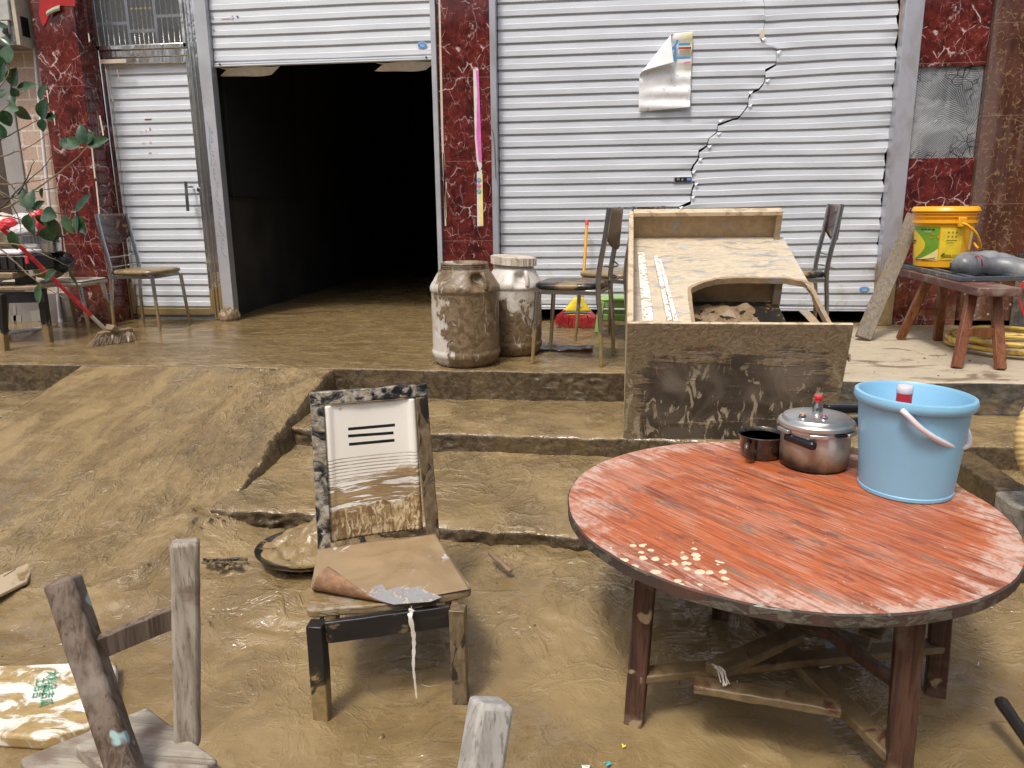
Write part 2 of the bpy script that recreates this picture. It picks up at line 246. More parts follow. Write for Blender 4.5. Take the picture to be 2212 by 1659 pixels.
    # furniture
    M['black_mud'] = muddy('black_paint_mud', (.012, .013, .016, 1), .44, 15, (1, 1, 1.1), .3, 0, mud=(.22, .165, .10, 1), mud2=(.50, .47, .40, 1), dist=1.5, spec=.5)
    M['black_mud2'] = muddy('black_paint_mud_heavy', (.015, .015, .017, 1), .64, 17, (1, 1, .5), .3, 0, dist=1.2, mud=(.21, .15, .085, 1), mud2=(.10, .072, .042, 1), bst=.8)
    M['black_leg'] = muddy('black_paint_spots', (.012, .012, .013, 1), .42, 16, (1, 1, .8), .3, 0, .0, .22, dist=1, mud=MUD_A)
    M['black'] = plain('black_paint', (.014, .014, .016, 1), .35, 0, .3, 9, .2)
    # cream backrest panel with mud rising from below
    s = S('seat_mud'); v = s.co(); n = s.noise(5, 6, .6, .8, v); X, Y, Z = s.xyz(); c = s.mix(s.rng(n, .3, .7), (.27, .185, .10, 1), (.36, .26, .15, 1)); mk = s.rng(s.noise(26, 4, .6, .6, s.co((1, .5, 1))), .57, .61)
    mk = s.math('MULTIPLY', mk, s.rng(s.noise(4, 2, .5, 0, s.co(loc=(2.2, .6, 0))), .47, .55)); c = s.mix(mk, c, (.52, .53, .54, 1)); M['seat_mud'] = s.set(c, s.rng(n, .3, .7, .25, .45), normal=s.bump(s.noise(26, 5, .6, 1), .3, .004), spec=.5)
    M['veneer'] = plain('curled_hardboard', (.28, .155, .085, 1), .8, 0, .3, 60, .6)
    M['ply_edge'] = muddy('ply_edge', (.34, .28, .20, 1), .5, 14, (.5, 1, 3), .6, base2=(.22, .13, .08, 1), b2sc=9)
    # round table
    a = at(1350, 1080, z=.52); b_ = at(1800, 1290, z=.52); ang = math.atan2(b_.y-a.y, b_.x-a.x)
    s = S('red_table_top'); v = s.co((2.2, 60, 1), (0, 0, 0)); v = s.co((1, 1, 1), (0, 0, -ang)); mp = s.n('Mapping'); s.t.links.new(v, mp.inputs[0]); mp.inputs['Scale'].default_value = (1.6, 34, 1); g = mp.outputs[0]
    gn = s.noise(1.6, 7, .68, .35, g); gf = s.noise(5, 4, .6, .2, g); bl = s.noise(4.5, 6, .65, .8, v); bl2 = s.noise(9, 6, .7, .5, v)
    c = s.mix(s.rng(gn, .32, .60), (.20, .056, .030, 1), (.50, .125, .038, 1)); c = s.mix(s.rng(gf, .52, .68, 0, .6), c, (.58, .18, .06, 1)); c = s.mix(s.rng(gf, .44, .34, 0, .55), c, (.14, .040, .026, 1)); pk = s.rng(s.math('ADD', s.math('MULTIPLY', gf, .5), s.math('MULTIPLY', bl, .6)), .52, .66); c = s.mix(s.math('MULTIPLY', pk, .42), c, (.58, .33, .24, 1)); c = s.mix(s.math('MULTIPLY', s.rng(s.noise(9, 4, .6, .2, g), .60, .72), .45), c, (.66, .44, .36, 1))
    X, Y, Z = s.xyz(); rad = s.math('SQRT', s.math('ADD', s.math('MULTIPLY', X, X), s.math('MULTIPLY', Y, Y)))
    wm = s.rng(s.math('ADD', s.math('ADD', s.math('MULTIPLY', gn, .8), s.math('MULTIPLY', bl2, .7)), s.rng(rad, .36, .60, -.14, .20)), .78, .98); c = s.mix(s.math('MULTIPLY', s.math('MULTIPLY', wm, s.rng(s.noise(26, 6, .72, .4, v), .40, .56, .15, 1)), .75), c, (.62, .50, .42, 1))
    mp2 = s.n('Mapping'); s.t.links.new(v, mp2.inputs[0]); mp2.inputs['Scale'].default_value = (3.2, 13, 1); mp3 = s.n('Mapping'); s.t.links.new(v, mp3.inputs[0]); mp3.inputs['Scale'].default_value = (3.6, 15, 1); mp3.inputs['Location'].default_value = (5, 2, 0); ga = s.noise(1.3, 6, .68, .3, mp2.outputs[0]); gb = s.noise(1.5, 6, .7, .3, mp3.outputs[0])
    gm = s.rng(s.math('ADD', s.math('MULTIPLY', gn, .5), ga), .84, .93); c = s.mix(s.math('MULTIPLY', gm, .75), c, (.19, .155, .115, 1)); dm = s.rng(s.math('ADD', s.math('MULTIPLY', gn, .4), gb), .76, .86); c = s.mix(s.math('MULTIPLY', dm, .55), c, (.055, .025, .03, 1))
    k = at(1445, 1225, z=.52); kx, ky = k.x, k.y; M['_spot'] = (kx, ky)
    M['_tt'] = s; M['_ttc'] = (c, gn, gf, bl2, rad)
    M['table_rim'] = muddy('table_rim', (.050, .038, .030, 1), .42, 14, (1, 1, 2), .75, base2=(.10, .042, .026, 1), b2sc=5, mud=(.15, .13, .10, 1), mud2=(.06, .052, .042, 1))
    M['red_wood'] = wood('old_red_wood', (.045, .022, .016, 1), (.098, .046, .031, 1), (.18, .12, .085, 1), .42, stain=(.36, .27, .16, 1))
    M['mud_bar'] = muddy('muddy_bar', (.09, .025, .014, 1), .72, 7, (1, 1, 1), .5, mud=(.22, .155, .08, 1), mud2=(.13, .088, .043, 1))
    M['grey_wood'] = wood('grey_wood', (.23, .185, .14, 1), (.40, .35, .28, 1), (.17, .12, .085, 1), .7, stain=(.36, .55, .54, 1))
    M['grey_wood_dk'] = wood('grey_wood_dark', (.085, .055, .035, 1), (.20, .155, .12, 1), (.27, .23, .19, 1), .65, stain=(.36, .52, .52, 1))
    M['grey_wood_lt'] = wood('grey_wood_pale', (.33, .31, .28, 1), (.45, .43, .39, 1), (.26, .23, .19, 1), .7)
    M['board'] = wood('board_top', (.27, .23, .18, 1), (.40, .36, .29, 1), (.20, .15, .11, 1), .7, 'X', stain=(.5, .42, .28, 1))
    M['plank'] = wood('plank_wood', (.14, .115, .085, 1), (.24, .205, .16, 1), (.19, .15, .10, 1), .75, stain=(.10, .07, .05, 1))
    M['bench_leg'] = wood('bench_leg_wood', (.13, .045, .018, 1), (.24, .090, .034, 1), None, .35)
    M['bench_leg_w'] = wood('bench_leg_worn', (.13, .045, .022, 1), (.22, .08, .035, 1), (.24, .14, .10, 1), .4, stain=(.45, .38, .3, 1))
    M['bench_top'] = wood('bench_top_wood', (.10, .040, .032, 1), (.17, .075, .06, 1), (.24, .19, .15, 1), .5, 'Y')
    # cabinet
    M['cab_top'] = muddy('cabinet_panel', (.34, .33, .31, 1), .62, 6.5, (1, 2.2, 1), .30, 0, mud=(.64, .56, .42, 1), mud2=(.50, .41, .28, 1), dist=.8, base2=(.54, .53, .50, 1), b2sc=7)
    M['cab_mud'] = muddy('cabinet_mud', (.30, .29, .27, 1), .70, 5, (1, 1, 1), .35, mud=(.40, .29, .165, 1), mud2=(.29, .20, .11, 1))
    M['cab_edge'] = muddy('cabinet_edge', (.62, .50, .34, 1), .35, 14, mud=(.45, .34, .2, 1), mud2=(.36, .26, .15, 1))
    s = S('cabinet_front'); X, Y, Z = s.xyz(); v = s.co(); n = s.noise(5, 6, .62, 1.2, v); dr = s.noise(22, 5, .6, .9, s.co((1, 1, .18))); fl = s.noise(30, 6, .65, 1.5, v); hz = s.noise(6, 4, .6, .3, s.co((.6, 1, 5)))
    base = s.mix(s.rng(n, .40, .62), (.045, .035, .030, 1), (.12, .10, .085, 1)); base = s.mix(s.math('MULTIPLY', s.rng(s.noise(3, 4, .5, 0, s.co(loc=(2, 0, 1))), .50, .58), s.math('MULTIPLY', s.rng(Z, .34, .42), s.rng(X, .68, .5))), base, (.22, .055, .04, 1))  # reddish patch stands for a reflection, put into the base colour
    f = s.math('ADD', s.math('ADD', s.math('MULTIPLY', hz, .75), s.math('MULTIPLY', dr, .40)), s.rng(Z, .66, .42, .24, -.06)); edg = s.rng(s.math('ABSOLUTE', s.math('SUBTRACT', X, .49)), .36, .46, 0, .25); m = s.rng(s.math('ADD', f, edg), .56, .68, .06, .95)
    mc = s.mix(s.rng(fl, .35, .65), (.20, .145, .085, 1), (.32, .245, .16, 1)); wst = s.math('MULTIPLY', s.rng(dr, .56, .62, 0, .9), s.rng(Z, .56, .40)); c = s.mix(wst, s.mix(m, base, mc), (.46, .39, .28, 1)); c = s.mix(s.math('MULTIPLY', s.rng(s.noise(2.6, 2, .5, 0, s.co(loc=(7, 0, 3))), .54, .66), .35), c, (.40, .33, .27, 1))
    M['cab_front'] = s.set(c, s.mix(m, (.12, .12, .12, 1), (.4, .4, .4, 1)), normal=s.bump(s.math('MULTIPLY', fl, m), .8, .010), spec=.5)
    s = S('foam_strip'); n = s.noise(40, 5, .7, .6); M['foam'] = s.set(s.mix(s.rng(n, .50, .62), (.80, .78, .72, 1), (.36, .25, .14, 1)), .6, normal=s.bump(n, .6, .004))
    # pots and buckets
    M['blue'] = plain('blue_plastic', (.245, .52, .72, 1), .38, 0, .05, 3, .06, spec=.5); M['blue'].node_tree.nodes['Principled BSDF'].inputs['Subsurface Weight'].default_value = .08
    M['white_pl'] = plain('white_plastic', (.78, .72, .76, 1), .35, 0, .05, 5, .05)
    M['red_pl'] = plain('red_plastic', (.62, .035, .045, 1), .3, 0, .1, 6, .05)
    s = S('brushed_aluminium'); n = s.noise(20, 5, .6); X, Y, Z = s.xyz(); bz = s.math('ADD', s.math('ADD', Z, s.math('MULTIPLY', s.noise(9, 5, .65, .5, s.co((1, 1, .6))), .11)), s.math('MULTIPLY', X, .12))
    m = s.rng(bz, .112, .060); c = s.mix(s.rng(bz, .165, .095), (.62, .60, .56, 1), (.30, .21, .14, 1)); c = s.mix(m, c, (.018, .013, .011, 1)); M['alu'] = s.set(c, s.rng(n, .3, .7, .3, .42), s.math('MULTIPLY', s.math('SUBTRACT', 1.0, m), .4), s.bump(s.noise(6, 3, .5, 0, s.co((1, 1, 18))), .05, .002))
    M['alu_lid'] = plain('lid_aluminium', (.60, .61, .59, 1), .36, .85, .12, 9, .06)
    M['pot_black'] = muddy('black_enamel_pot', (.012, .010, .009, 1), .22, 22, (1, 1, 1), .12, 0, base2=(.05, .040, .028, 1), b2sc=16, mud=(.12, .09, .06, 1), mud2=(.07, .05, .03, 1), coat=.5)
    M['bakelite'] = plain('black_bakelite', (.012, .012, .013, 1), .22, 0, .2, 9, .05)
    # barrels
    def barrel(name, rot, amt, lean):
        s = S(name); X, Y, Z = s.xyz(); v = s.co(); n = s.noise(7, 6, .62, 1.6, v); dr = s.noise(34, 5, .62, .8, s.co((1, 1, .16))); fl = s.noise(20, 6, .6, 1.2, v)
        side = s.math('ADD', s.math('MULTIPLY', X, lean[0]), s.math('ADD', s.math('MULTIPLY', Y, lean[1]), s.math('MULTIPLY', Z, lean[2])))
        f = s.math('ADD', s.math('ADD', s.math('ADD', n, side), amt), s.math('MULTIPLY', s.math('SUBTRACT', dr, .5), .35)); m = s.rng(f, .49, .56); st = s.math('MULTIPLY', m, s.rng(dr, .62, .68))
        base = s.mix(s.rng(s.noise(5, 4), .4, .7), (.66, .63, .58, 1), (.52, .45, .36, 1)); mc = s.mix(s.rng(fl, .35, .65), (.125, .086, .048, 1), (.225, .160, .092, 1)); mc = s.mix(st, mc, (.44, .38, .29, 1)); base = s.mix(s.rng(f, .34, .50, 0, .5), base, (.36, .29, .20, 1))
        return s.set(s.mix(m, base, mc), s.mix(m, (.4, .4, .4, 1), s.rng(fl, .3, .7, .25, .55)), normal=s.bump(s.math('ADD', s.math('MULTIPLY', m, .6), s.math('MULTIPLY', s.math('MULTIPLY', m, fl), .8)), .8, .008), spec=.5)
    M['barrel_a'] = barrel('barrel_muddy', 0, .19, (2.4, .0, .20)); M['barrel_b'] = barrel('barrel_pale', 0, .36, (-.5, 0, -1.1))
    M['barrel_lid'] = muddy('barrel_lid', (.66, .60, .50, 1), .25, 12, base2=(.5, .42, .32, 1), b2sc=9)
    # misc
    s = S('yellow_pail'); X, Y, Z = s.xyz(); n = s.noise(14, 4); g = s.rng(s.noise(18, 4, .6, .5), .66, .70); c = s.mix(s.math('MULTIPLY', g, s.rng(X, .0, -.08)), (.86, .42, .018, 1), (.30, .26, .2, 1)); M['yellow_pail'] = s.set(c, .32, spec=.5)
    for k, cc in dict(yellow=(.82, .60, .03, 1), lime=(.16, .34, .03, 1), ink=(.02, .018, .015, 1), orange=(.80, .28, .02, 1), magenta=(.62, .05, .16, 1), cream_y=(.85, .72, .30, 1), maroon=(.12, .02, .02, 1), pink=(.75, .16, .50, 1), sky=(.08, .30, .62, 1), teal=(.10, .42, .45, 1), ribbon=(.72, .68, .60, 1), green=(.06, .30, .16, 1), navy=(.04, .16, .45, 1), pale=(.62, .68, .80, 1), purple=(.12, .08, .30, 1), paper=(.72, .70, .64, 1), greyink=(.34, .31, .30, 1), pinkwash=(.56, .45, .52, 1), gold=(.75, .52, .12, 1), peel=(.66, .56, .44, 1), redband=(.33, .04, .05, 1), brass=(.6, .42, .1, 1), reddeco=(.42, .015, .012, 1), leafback=(.36, .40, .28, 1)).items():
        M[k] = plain(k, cc, .45, 0, .08, 20, .05)
    M['steel_slot'] = plain('slot_black', (.008, .008, .012, 1), .4)
    M['hose'] = muddy('yellow_hose', (.72, .50, .09, 1), .40, 12, (1, 1, 1), .35, mud=(.50, .36, .17, 1), mud2=(.42, .30, .14, 1))
    M['duct'] = plain('cream_duct', (.66, .47, .20, 1), .5, 0, .08, 12)
    M['pvc'] = plain('white_pvc', (.74, .73, .73, 1), .3, 0, .05, 4, .03)
    M['grey_pipe'] = plain('grey_rubber', (.19, .20, .21, 1), .38, 0, .3, 6, .2)
    M['slate'] = muddy('slate_frame', (.075, .085, .10, 1), .25, 18, rough=.35, mud=(.4, .36, .26, 1), mud2=(.3, .27, .2, 1))
    M['stool_green'] = muddy('green_plastic', (.30, .48, .13, 1), .2, 9, rough=.35)
    M['broom_red'] = plain('red_bristles', (.42, .03, .03, 1), .5, 0, .35, 60); M['broom_yel'] = plain('yellow_broom_head', (.80, .62, .04, 1), .4); M['yel_stick'] = muddy('yellow_stick', (.70, .33, .03, 1), .15, 20, rough=.4)
    M['red_stick'] = muddy('red_stick', (.48, .015, .03, 1), .12, 18, (1, 1, 1), .3, base2=(.60, .04, .05, 1), b2sc=30, mud=(.7, .45, .1, 1), mud2=(.6, .3, .05, 1))
    M['mud_obj'] = muddy('mud_caked', (.14, .10, .06, 1), .8, 9, mud=(.28, .20, .12, 1), mud2=(.18, .12, .065, 1), bst=.9)
    M['stick_mud'] = muddy('stick_mud', (.24, .15, .10, 1), .4, 20)
    M['seat_tan'] = muddy('brown_seat', (.16, .11, .07, 1), .65, 10, rough=.25, coat=.3); M['seat_black'] = muddy('black_seat', (.012, .012, .014, 1), .42, 6, rough=.25, dist=.4); M['seat_white'] = muddy('cream_seat', (.50, .46, .38, 1), .28, 8, rough=.35)
    M['backpad'] = muddy('wood_backpad', (.16, .115, .075, 1), .7, 12, (2, 2, .6), .35, mud=(.20, .15, .095, 1), mud2=(.13, .09, .055, 1)); M['backpad_red'] = muddy('maroon_backpad', (.055, .014, .015, 1), .3, 12, rough=.22, coat=.4)
    M['leaf'] = plain('leaf_green', (.022, .058, .022, 1), .25, 0, .35, 30, .2); M['leaf2'] = plain('leaf_pale', (.055, .115, .055, 1), .35, 0, .3, 30, .2); M['twig'] = plain('twig', (.25, .19, .10, 1), .7, 0, .3, 60, .4); M['twig_dk'] = plain('twig_dark', (.07, .05, .035, 1), .7)
    M['panel_grey'] = plain('grey_panel', (.21, .19, .17, 1), .6, 0, .2, 4, .2); M['tape'] = plain('tape_patch', (.28, .26, .23, 1), .5, 0, .1, 4)
    M['meter'] = plain('meter_plastic', (.46, .46, .42, 1), .25, 0, .12, 12, .05); M['meter_in'] = plain('meter_inside', (.16, .16, .15, 1), .35, 0, .6, 28, .1); M['meter_side'] = plain('meter_side', (.48, .44, .33, 1), .5)
    M['curtain'] = plain('brown_curtain', (.07, .05, .04, 1), .6, 0, .3, 8); M['alu_frame'] = plain('aluminium_frame', (.42, .40, .38, 1), .35, .4, .1, 3)
    s = S('window_glass'); s.set((.30, .32, .33, 1), .03, 0, spec=.6, alpha=.16); M['glass'] = s.m
    M['bag'] = plain('black_bag', (.02, .02, .024, 1), .18, 0, .3, 20, .8, bsc=22); M['clearbag'] = plain('clear_bag', (.62, .58, .58, 1), .2, 0, .15, 14, .8, bsc=26)
    M['pot_steel'] = plain('steel_pot', (.60, .60, .58, 1), .16, 1., .12, 10, .05); M['wokmetal'] = muddy('wok_metal', (.035, .033, .03, 1), .3, 14, rough=.08, metal=.3)
    M['box_white'] = muddy('foam_box', (.90, .87, .76, 1), .50, 6, (1, 1.8, 1), .4, dist=.8, mud=(.46, .33, .14, 1), mud2=(.32, .22, .095, 1)); M['pale_board'] = muddy('pale_board', (.46, .37, .24, 1), .35, 9)
    M['seal'] = plain('tan_seal', (.34, .27, .18, 1), .8, 0, .3, 30, .5)
    s = S('poster'); X, Y, Z = s.xyz(); n = s.noise(8, 4); c = s.mix(s.rng(n, .3, .7), (.84, .84, .84, 1), (.88, .88, .87, 1)); yl = s.math('MULTIPLY', s.rng(X, .22, .36), s.rng(Z, .20, .42, 0, .8)); c = s.mix(yl, c, (.72, .66, .32, 1)); sm = s.math('MULTIPLY', s.rng(s.noise(22, 5, .6, 1), .58, .66), s.rng(Z, .34, .2, 0, .5)); c = s.mix(sm, c, (.20, .42, .46, 1))
    M['poster'] = s.set(c, .3, normal=s.bump(s.vor(16, s.warp(s.co(), .1, 8)), .3, .008), spec=.5)
    # finish the table top with cream splashes in one patch
    s = M.pop('_tt'); c, gn, gf, bl2, rad = M.pop('_ttc')
    M['_tabletop'] = (s, c, gn, gf)
make_mats()
# ---------------------------------------------------------------- geometry helpers
def tag(o, label=None, cat=None, group=None, kind=None):
    if label: o['label'] = label
    if cat: o['category'] = cat
    if group: o['group'] = group
    if kind: o['kind'] = kind
    return o
def thing(name, label, cat, loc=(0, 0, 0), rz=0., group=None):
    o = bpy.data.objects.new(name, None); col.objects.link(o); o.empty_display_size = .1
    o.location = loc; o.rotation_euler = (0, 0, rz); return tag(o, label, cat, group)
def wloc(o):
    p = Vector((0, 0, 0))
    while o is not None: p = p+Vector(o.location); o = o.parent
    return p
class MB:
    def __init__(s): s.v = []; s.f = []; s.mi = []; s.i = 0
    def add(s, vs, fs):
        k = len(s.v); s.v += [Vector(p) for p in vs]; s.f += [tuple(k+i for i in f) for f in fs]; s.mi += [s.i]*len(fs); return s
    def box(s, c, d, rot=None, taper=None):
        c = Vector(c); m = rot if rot is not None else Matrix.Identity(3); vs = []
        for z in (-1, 1):
            t = taper if (taper and z > 0) else 1
            for x, y in ((-1, -1), (1, -1), (1, 1), (-1, 1)): vs.append(c+m@Vector((x*d[0]/2*t, y*d[1]/2*t, z*d[2]/2)))
        return s.add(vs, [(3, 2, 1, 0), (4, 5, 6, 7), (0, 1, 5, 4), (1, 2, 6, 5), (2, 3, 7, 6), (3, 0, 4, 7)])
    def beam(s, a, b, w, h, up=(0, 0, 1), w2=None, h2=None, seg=1, wob=0.):
        """bar from a to b; w across (side), h along up"""
        a = Vector(a); b = Vector(b); d = (b-a).normalized(); up = Vector(up); sd_ = d.cross(up)
        if sd_.length < 1e-4: sd_ = d.cross(Vector((0, 1, 0)))
        sd_.normalize(); u = sd_.cross(d).normalized(); w2 = w if w2 is None else w2; h2 = h if h2 is None else h2; vs = []
        for i in range(seg+1):
            t = i/seg; p = a.lerp(b, t); ww = w+(w2-w)*t; hh = h+(h2-h)*t
            for x, y in ((-1, -1), (1, -1), (1, 1), (-1, 1)):
                q = p+sd_*x*ww/2+u*y*hh/2
                if wob: q += Vector((random.uniform(-wob, wob), random.uniform(-wob, wob), random.uniform(-wob, wob)))
                vs.append(q)
        fs = [(3, 2, 1, 0)]; n = 4*seg
        for i in range(seg):
            k = 4*i
            for j in range(4): fs.append((k+j, k+(j+1) % 4, k+4+(j+1) % 4, k+4+j))
        fs.append((n, n+1, n+2, n+3)); return s.add(vs, fs)
    def tube(s, pts, r, seg=10, r2=None, caps=True, closed=False):
        pts = [Vector(p) for p in pts]; n = len(pts); rs = r if isinstance(r, (list, tuple)) else [r+((r2 if r2 is not None else r)-r)*i/max(1, n-1) for i in range(n)]
        t0 = (pts[1]-pts[0]).normalized(); nrm = t0.orthogonal().normalized(); vs = []
        for i, p in enumerate(pts):
            if closed: t = (pts[(i+1) % n]-pts[i-1]).normalized()
            else: t = (pts[min(i+1, n-1)]-pts[max(i-1, 0)]).normalized()
            nrm = (nrm-t*nrm.dot(t)).normalized(); bi = t.cross(nrm)
            for k in range(seg):
                a = 2*math.pi*k/seg; vs.append(p+(nrm*math.cos(a)+bi*math.sin(a))*rs[i])
        fs = []; m = n if closed else n-1
        for i in range(m):
            j = (i+1) % n
            for k in range(seg): fs.append((i*seg+k, i*seg+(k+1) % seg, j*seg+(k+1) % seg, j*seg+k))
        if caps and not closed: fs += [tuple(reversed(range(seg))), tuple((n-1)*seg+k for k in range(seg))]
        return s.add(vs, fs)
    def lathe(s, prof, c=(0, 0, 0), seg=48, sx=1., sy=1., rot=None):
        c = Vector(c); vs = []; m = rot if rot is not None else Matrix.Identity(3)
        for r, z in prof:
            for k in range(seg):
                a = 2*math.pi*k/seg; vs.append(c+m@Vector((r*math.cos(a)*sx, r*math.sin(a)*sy, z)))
        fs = []
        for i in range(len(prof)-1):
            for k in range(seg): fs.append((i*seg+k, i*seg+(k+1) % seg, (i+1)*seg+(k+1) % seg, (i+1)*seg+k))
        if prof[0][0] > 1e-4: fs.append(tuple(reversed(range(seg))))
        if prof[-1][0] > 1e-4: fs.append(tuple((len(prof)-1)*seg+k for k in range(seg)))
        return s.add(vs, fs)
    def prism(s, poly, ext):
        """poly: list of 3d points (planar); extruded by vector ext"""
        n = len(poly); e = Vector(ext); p = [Vector(q) for q in poly]
        fs = [tuple(reversed(range(n))), tuple(range(n, 2*n))]+[(i, (i+1) % n, n+(i+1) % n, n+i) for i in range(n)]
        return s.add(p+[q+e for q in p], fs)
    def grid(s, P, nu, nv):
        """P: list of rows flattened"""
        return s.add(P, [(j*nu+i, j*nu+i+1, (j+1)*nu+i+1, (j+1)*nu+i) for j in range(nv-1) for i in range(nu-1)])
    def build(s, name, mat, parent=None, bevel=0., smooth=False, sub=0, jitter=0., solid=0., keep=False):
        off = wloc(parent) if (parent is not None and not keep) else Vector((0, 0, 0))
        me = bpy.data.meshes.new(name); vs = [v-off for v in s.v]
        if jitter and vs:
            a = np.array(vs); d = np.stack([fbm(a*14+k*31, 3) for k in range(3)], 1)*jitter; vs = [Vector(x) for x in (a+d)]
        me.from_pydata([tuple(v) for v in vs], [], s.f)
        for m in (mat if isinstance(mat, (list, tuple)) else [mat]): me.materials.append(m)
        if any(s.mi): me.polygons.foreach_set('material_index', s.mi)
        me.update(); o = bpy.data.objects.new(name, me); col.objects.link(o)
        if parent is not None: o.parent = parent
        if solid: md = o.modifiers.new('s', 'SOLIDIFY'); md.thickness = solid; md.offset = 0
        if bevel: md = o.modifiers.new('b', 'BEVEL'); md.width = bevel; md.segments = 2; md.limit_method = 'ANGLE'; md.angle_limit = R(40)
        if sub: md = o.modifiers.new('u', 'SUBSURF'); md.levels = sub; md.render_levels = sub
        if smooth or bevel: me.polygons.foreach_set('use_smooth', [True]*len(me.polygons))
        if smooth == 'auto' or bevel:
            try: me.set_sharp_from_angle(angle=R(35))
            except Exception: pass
        return o
def bez(pts, n=16):
    """Catmull-Rom through points"""
    P = [Vector(p) for p in pts]; P = [P[0]*2-P[1]]+P+[P[-1]*2-P[-2]]; out = []
    for i in range(1, len(P)-2):
        for k in range(n):
            t = k/n; a, b, c, d = P[i-1:i+3]
            out.append(.5*((2*b)+(-a+c)*t+(2*a-5*b+4*c-d)*t*t+(-a+3*b-3*c+d)*t**3))
    out.append(P[-2]); return out
def text(name, body, size, mat, parent, loc, xdir=(1, 0, 0), ydir=(0, 0, 1), depth=.0006, shear=0., align='CENTER', bold=0.):
    cu = bpy.data.curves.new(name, 'FONT'); cu.body = body; cu.size = size; cu.extrude = depth; cu.align_x = align; cu.align_y = 'CENTER'; cu.shear = shear; cu.offset = bold; cu.resolution_u = 3
    t = bpy.data.objects.new(name, cu); col.objects.link(t); dg = bpy.context.evaluated_depsgraph_get(); me = bpy.data.meshes.new_from_object(t.evaluated_get(dg)); bpy.data.objects.remove(t)
    x = Vector(xdir).normalized(); y = Vector(ydir).normalized(); z = x.cross(y)
    me.transform(Matrix(((x.x, y.x, z.x), (x.y, y.y, z.y), (x.z, y.z, z.z))).to_4x4()); me.materials.clear(); me.materials.append(mat)
    me.transform(Matrix.Translation(Vector(loc)-(wloc(parent) if parent is not None else Vector())))
    o = bpy.data.objects.new(name, me); col.objects.link(o); o.parent = parent; return o
def npgrid(name, P, nu, nv, mat, parent=None, smooth=True):
    """fast grid mesh from numpy (nv*nu,3)"""
    me = bpy.data.meshes.new(name); n = nu*nv; me.vertices.add(n); me.vertices.foreach_set('co', np.asarray(P, np.float32).ravel())
    i = np.arange(nu-1); j = np.arange(nv-1)[:, None]; a = (j*nu+i).ravel(); q = np.stack([a, a+1, a+nu+1, a+nu], 1); m = len(q)
    me.loops.add(m*4); me.loops.foreach_set('vertex_index', q.ravel().astype(np.int32)); me.polygons.add(m)
    me.polygons.foreach_set('loop_start', np.arange(0, m*4, 4, dtype=np.int32)); me.polygons.foreach_set('loop_total', np.full(m, 4, np.int32))
    me.update(calc_edges=True); me.materials.append(mat)
    if isinstance(mat, list): pass
    me.polygons.foreach_set('use_smooth', [bool(smooth)]*m)
    o = bpy.data.objects.new(name, me); col.objects.link(o)
    if parent is not None: o.parent = parent
    return o

# ---------------------------------------------------------------- ground, ramp, steps, porch (all setting)
PORCH, T2, T3 = .42, .245, .145
YP, Y2, Y3 = 4.25, 3.60, 2.68        # front edges of porch, second step, third step
YW = 6.10                            # shutter wall
RX0, RX1 = -3.16, -1.55              # ramp sides
def ground_z(x, y):
    p = np.stack([x, y, x*0], 1)
    z = .078*sstep(1.85, 2.55, y) + .016*fbm(p*1.3, 3) + .006*fbm(p*5, 3)
    q = p+.22*np.stack([fbm(p*1.6+5, 2), fbm(p*1.6+9, 2), x*0], 1)
    fold = ridged(q*np.array([2.6, 3.6, 1]), 5); mask = sstep(-.2, .45, fbm(p*1.1+30, 2)+.5*sstep(2.0, 2.5, y))
    z = z + .055*np.exp(-((x+1.62)/.16)**2-((y-2.78)/.30)**2)*(.7+.6*ridged(p*7, 3))
    z = z + .024*(fold-.6)*(.15+.85*mask)+.006*fbm(p*13, 4)*(.2+.8*mask)+.010*np.maximum(0, ridged(q*9+3, 3)-.75)*mask
    return z
def ramp_zz(x, y):
    p = np.stack([x, y, x*0], 1)
    z = .43-(4.27-y)*.208
    q = np.stack([x*14+y*.6, y*1.1-x*.2, x*0], 1)+.35*np.stack([fbm(p*1.5, 2)]*3, 1)
    tracks = ridged(q, 4); c = x-(-1.97+.06*np.sin(y*2)); band = np.exp(-(c/.24)**2)
    z = z+.030*(tracks-.6)*(.07+.93*band)+.008*fbm(p*11, 4)*(.35+band)+.008*np.maximum(0, ridged(p*8+1, 3)-.7)+.004*fbm(np.stack([x*1.2, y*16, x*0], 1), 3)*sstep(-2.3, -2.7, x)+.006*fbm(p*2.5, 2)
    z = z+.014*(ridged(p*6+3, 5)-.5)*sstep(-2.2, -1.7, x)+.000
    return z
def ground_all(x, y):
    g = ground_z(x, y); r = ramp_zz(x, y); p = np.stack([x, y, x*0], 1); wob = .025*fbm(p*6, 3)
    xr = RX1+.02*np.sin(y*3)+wob-.10*sstep(2.9, 2.3, y)
    mk = sstep(RX0-.015, RX0+.015, x+wob*.3-.10*(4.27-y)*-1*0)*sstep(xr+.022, xr-.018, x)*sstep(YP+.03, YP+.0, y)
    h = np.maximum(r-g, 0); k = .03; soft = np.where(h < k, h*h/(2*k)+0*h, h-k/2)
    return g+soft*mk
def nonuni(a, b, st, lo, hi):
    f = np.arange(a, b+1e-6, st); l = a-np.geomspace(.05, a-lo, 16)[::-1]; h = b+np.geomspace(.05, hi-b, 16); return np.concatenate([l, f, h])
xs = nonuni(-3.9, 2.9, .0125, -70, 70); ys = nonuni(.85, 4.36, .0125, -70, 70)
XX, YY = np.meshgrid(xs, ys); X_, Y_ = XX.ravel(), YY.ravel()
Z_ = ground_all(X_, Y_); far = (X_ < -6) | (X_ > 5) | (Y_ < -3) | (Y_ > 4.4); Z_[far] = np.where(Y_[far] > 4.4, -.15, -.02)
GZ = Z_.copy()
npgrid('ground', np.stack([X_, Y_, Z_], 1), len(xs), len(ys), M['mud'])
